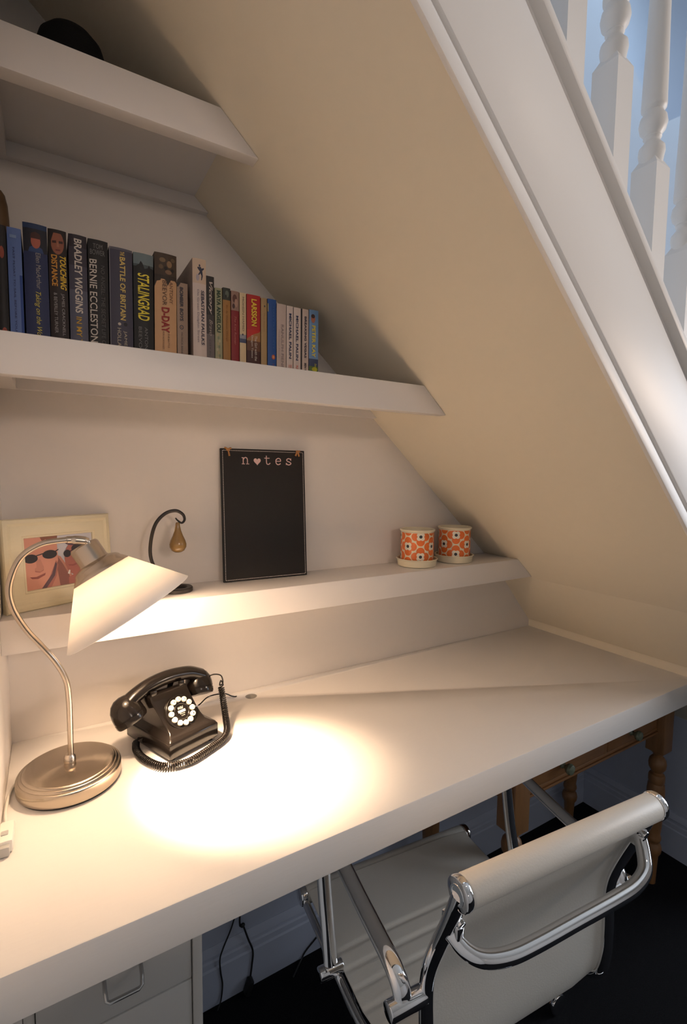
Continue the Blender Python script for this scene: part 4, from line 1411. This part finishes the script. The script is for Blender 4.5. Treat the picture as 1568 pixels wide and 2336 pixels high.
bm = sheet([(.014, .722), (.026, .690), (.043, .645), (.060, .598), (.068, .562), (.070, .530), (.069, .480), (.070, .432), (.078, .398), (.095, .376)], .180, .013)
back = finish('backrest', bm, M_LEATHER, ch, angle=50)
bm = bmesh.new()
cyl(bm, (-.187, 0, .745), (.187, 0, .745), .0200, 40, bevel=.004)
finish('top_roll', bm, M_LEATHER, back, angle=50)
bm = sheet([(.088, .380), (.110, .368), (.150, .362), (.250, .362), (.350, .365), (.430, .368), (.462, .372)], .2, .014, .02, .255, half_fn=lambda w: rail_x(w) - .007)
seat = finish('seat', bm, M_LEATHER, ch, angle=50)
bm = bmesh.new()
cyl(bm, (-.212, .474, .358), (.212, .474, .358), .0185, 36, bevel=.003)
finish('front_roll', bm, M_LEATHER, seat, angle=50)


def arm(s_):
    bm = bmesh.new()
    X = s_ * .228
    pts_ = [(.068, .548), (.076, .563), (.100, .574), (.140, .580), (.200, .588), (.270, .600), (.325, .612), (.345, .608), (.350, .588), (.342, .530), (.330, .470), (.316, .415), (.304, .368)]
    pth = spline([(X, w, z) for w, z in pts_], 8)
    tube(bm, pth, .0138, 20, ry=.0085, side=(1, 0, 0))
    a = finish('armrest', bm, M_CHROME, ch, angle=60)
    bm = bmesh.new()
    cyl(bm, (s_ * .193, .068, .540), (s_ * .252, .068, .540), .0130, 24, bevel=.002)
    finish('arm_bracket', bm, M_CHROME, a, angle=40)
    bm = bmesh.new()
    cyl(bm, (s_ * .206, .302, .360), (s_ * .252, .302, .360), .0120, 24, bevel=.002)
    finish('arm_bracket', bm, M_CHROME, a, angle=40)


both(arm)
# handle bar across the back
bm = bmesh.new()
bar = [(-.188, .022, .672), (-.178, .004, .660), (-.160, -.010, .653), (-.125, -.018, .649), (-.08, -.020, .648), (0, -.020, .648), (.08, -.020, .648), (.125, -.018, .649), (.160, -.010, .655), (.178, .004, .668), (.188, .018, .684)]
tube(bm, spline(bar, 8), .0105, 16)
br = finish('back_bar', bm, M_CHROME, ch, angle=60)
for s_ in (-1, 1):
    bm = bmesh.new()
    box(bm, s_ * .184 - .006, s_ * .184 + .006, .006, .040, .668, .690, .003)
    cyl(bm, (s_ * .184, .004, .694), (s_ * .184, .018, .698), .006, 14, bevel=.001)
    finish('bar_bracket', bm, M_CHROME, br, angle=40)
# swivel base
bm = bmesh.new()
cyl(bm, (0, .27, .10), (0, .27, .33), .022, 24)
cyl(bm, (0, .27, .10), (0, .27, .20), .028, 24, bevel=.002)
box(bm, -.20, .20, .245, .295, .325, .345, .005)
finish('pedestal', bm, M_CHROME, ch, angle=40)
for k in range(5):
    a = math.radians(4 + 72 * k)
    dx, dy = math.cos(a), math.sin(a)
    bm = bmesh.new()
    tube(bm, [(dx * r_, .27 + dy * r_, z) for r_, z in ((.015, .115), (.12, .105), (.24, .088), (.355, .068))], [.020, .017, .0145, .011], 14, ry=.015, side=(0, 0, 1))
    lg = finish('base_leg', bm, M_CHROME, ch, angle=60)
    bm = bmesh.new()
    cxx, cyy = dx * .350, .27 + dy * .350
    px_, py_ = -dy, dx
    for s_ in (-1, 1):
        c0 = Vector((cxx + px_ * s_ * .006, cyy + py_ * s_ * .006, .0245)); c1 = Vector((cxx + px_ * s_ * .019, cyy + py_ * s_ * .019, .0245))
        cyl(bm, c0, c1, .024, 24, bevel=.004)
    cyl(bm, (cxx, cyy, .028), (cxx, cyy, .066), .0055, 12)
    finish('caster', bm, M_STEEL if k else M_CHROME, lg, angle=40)
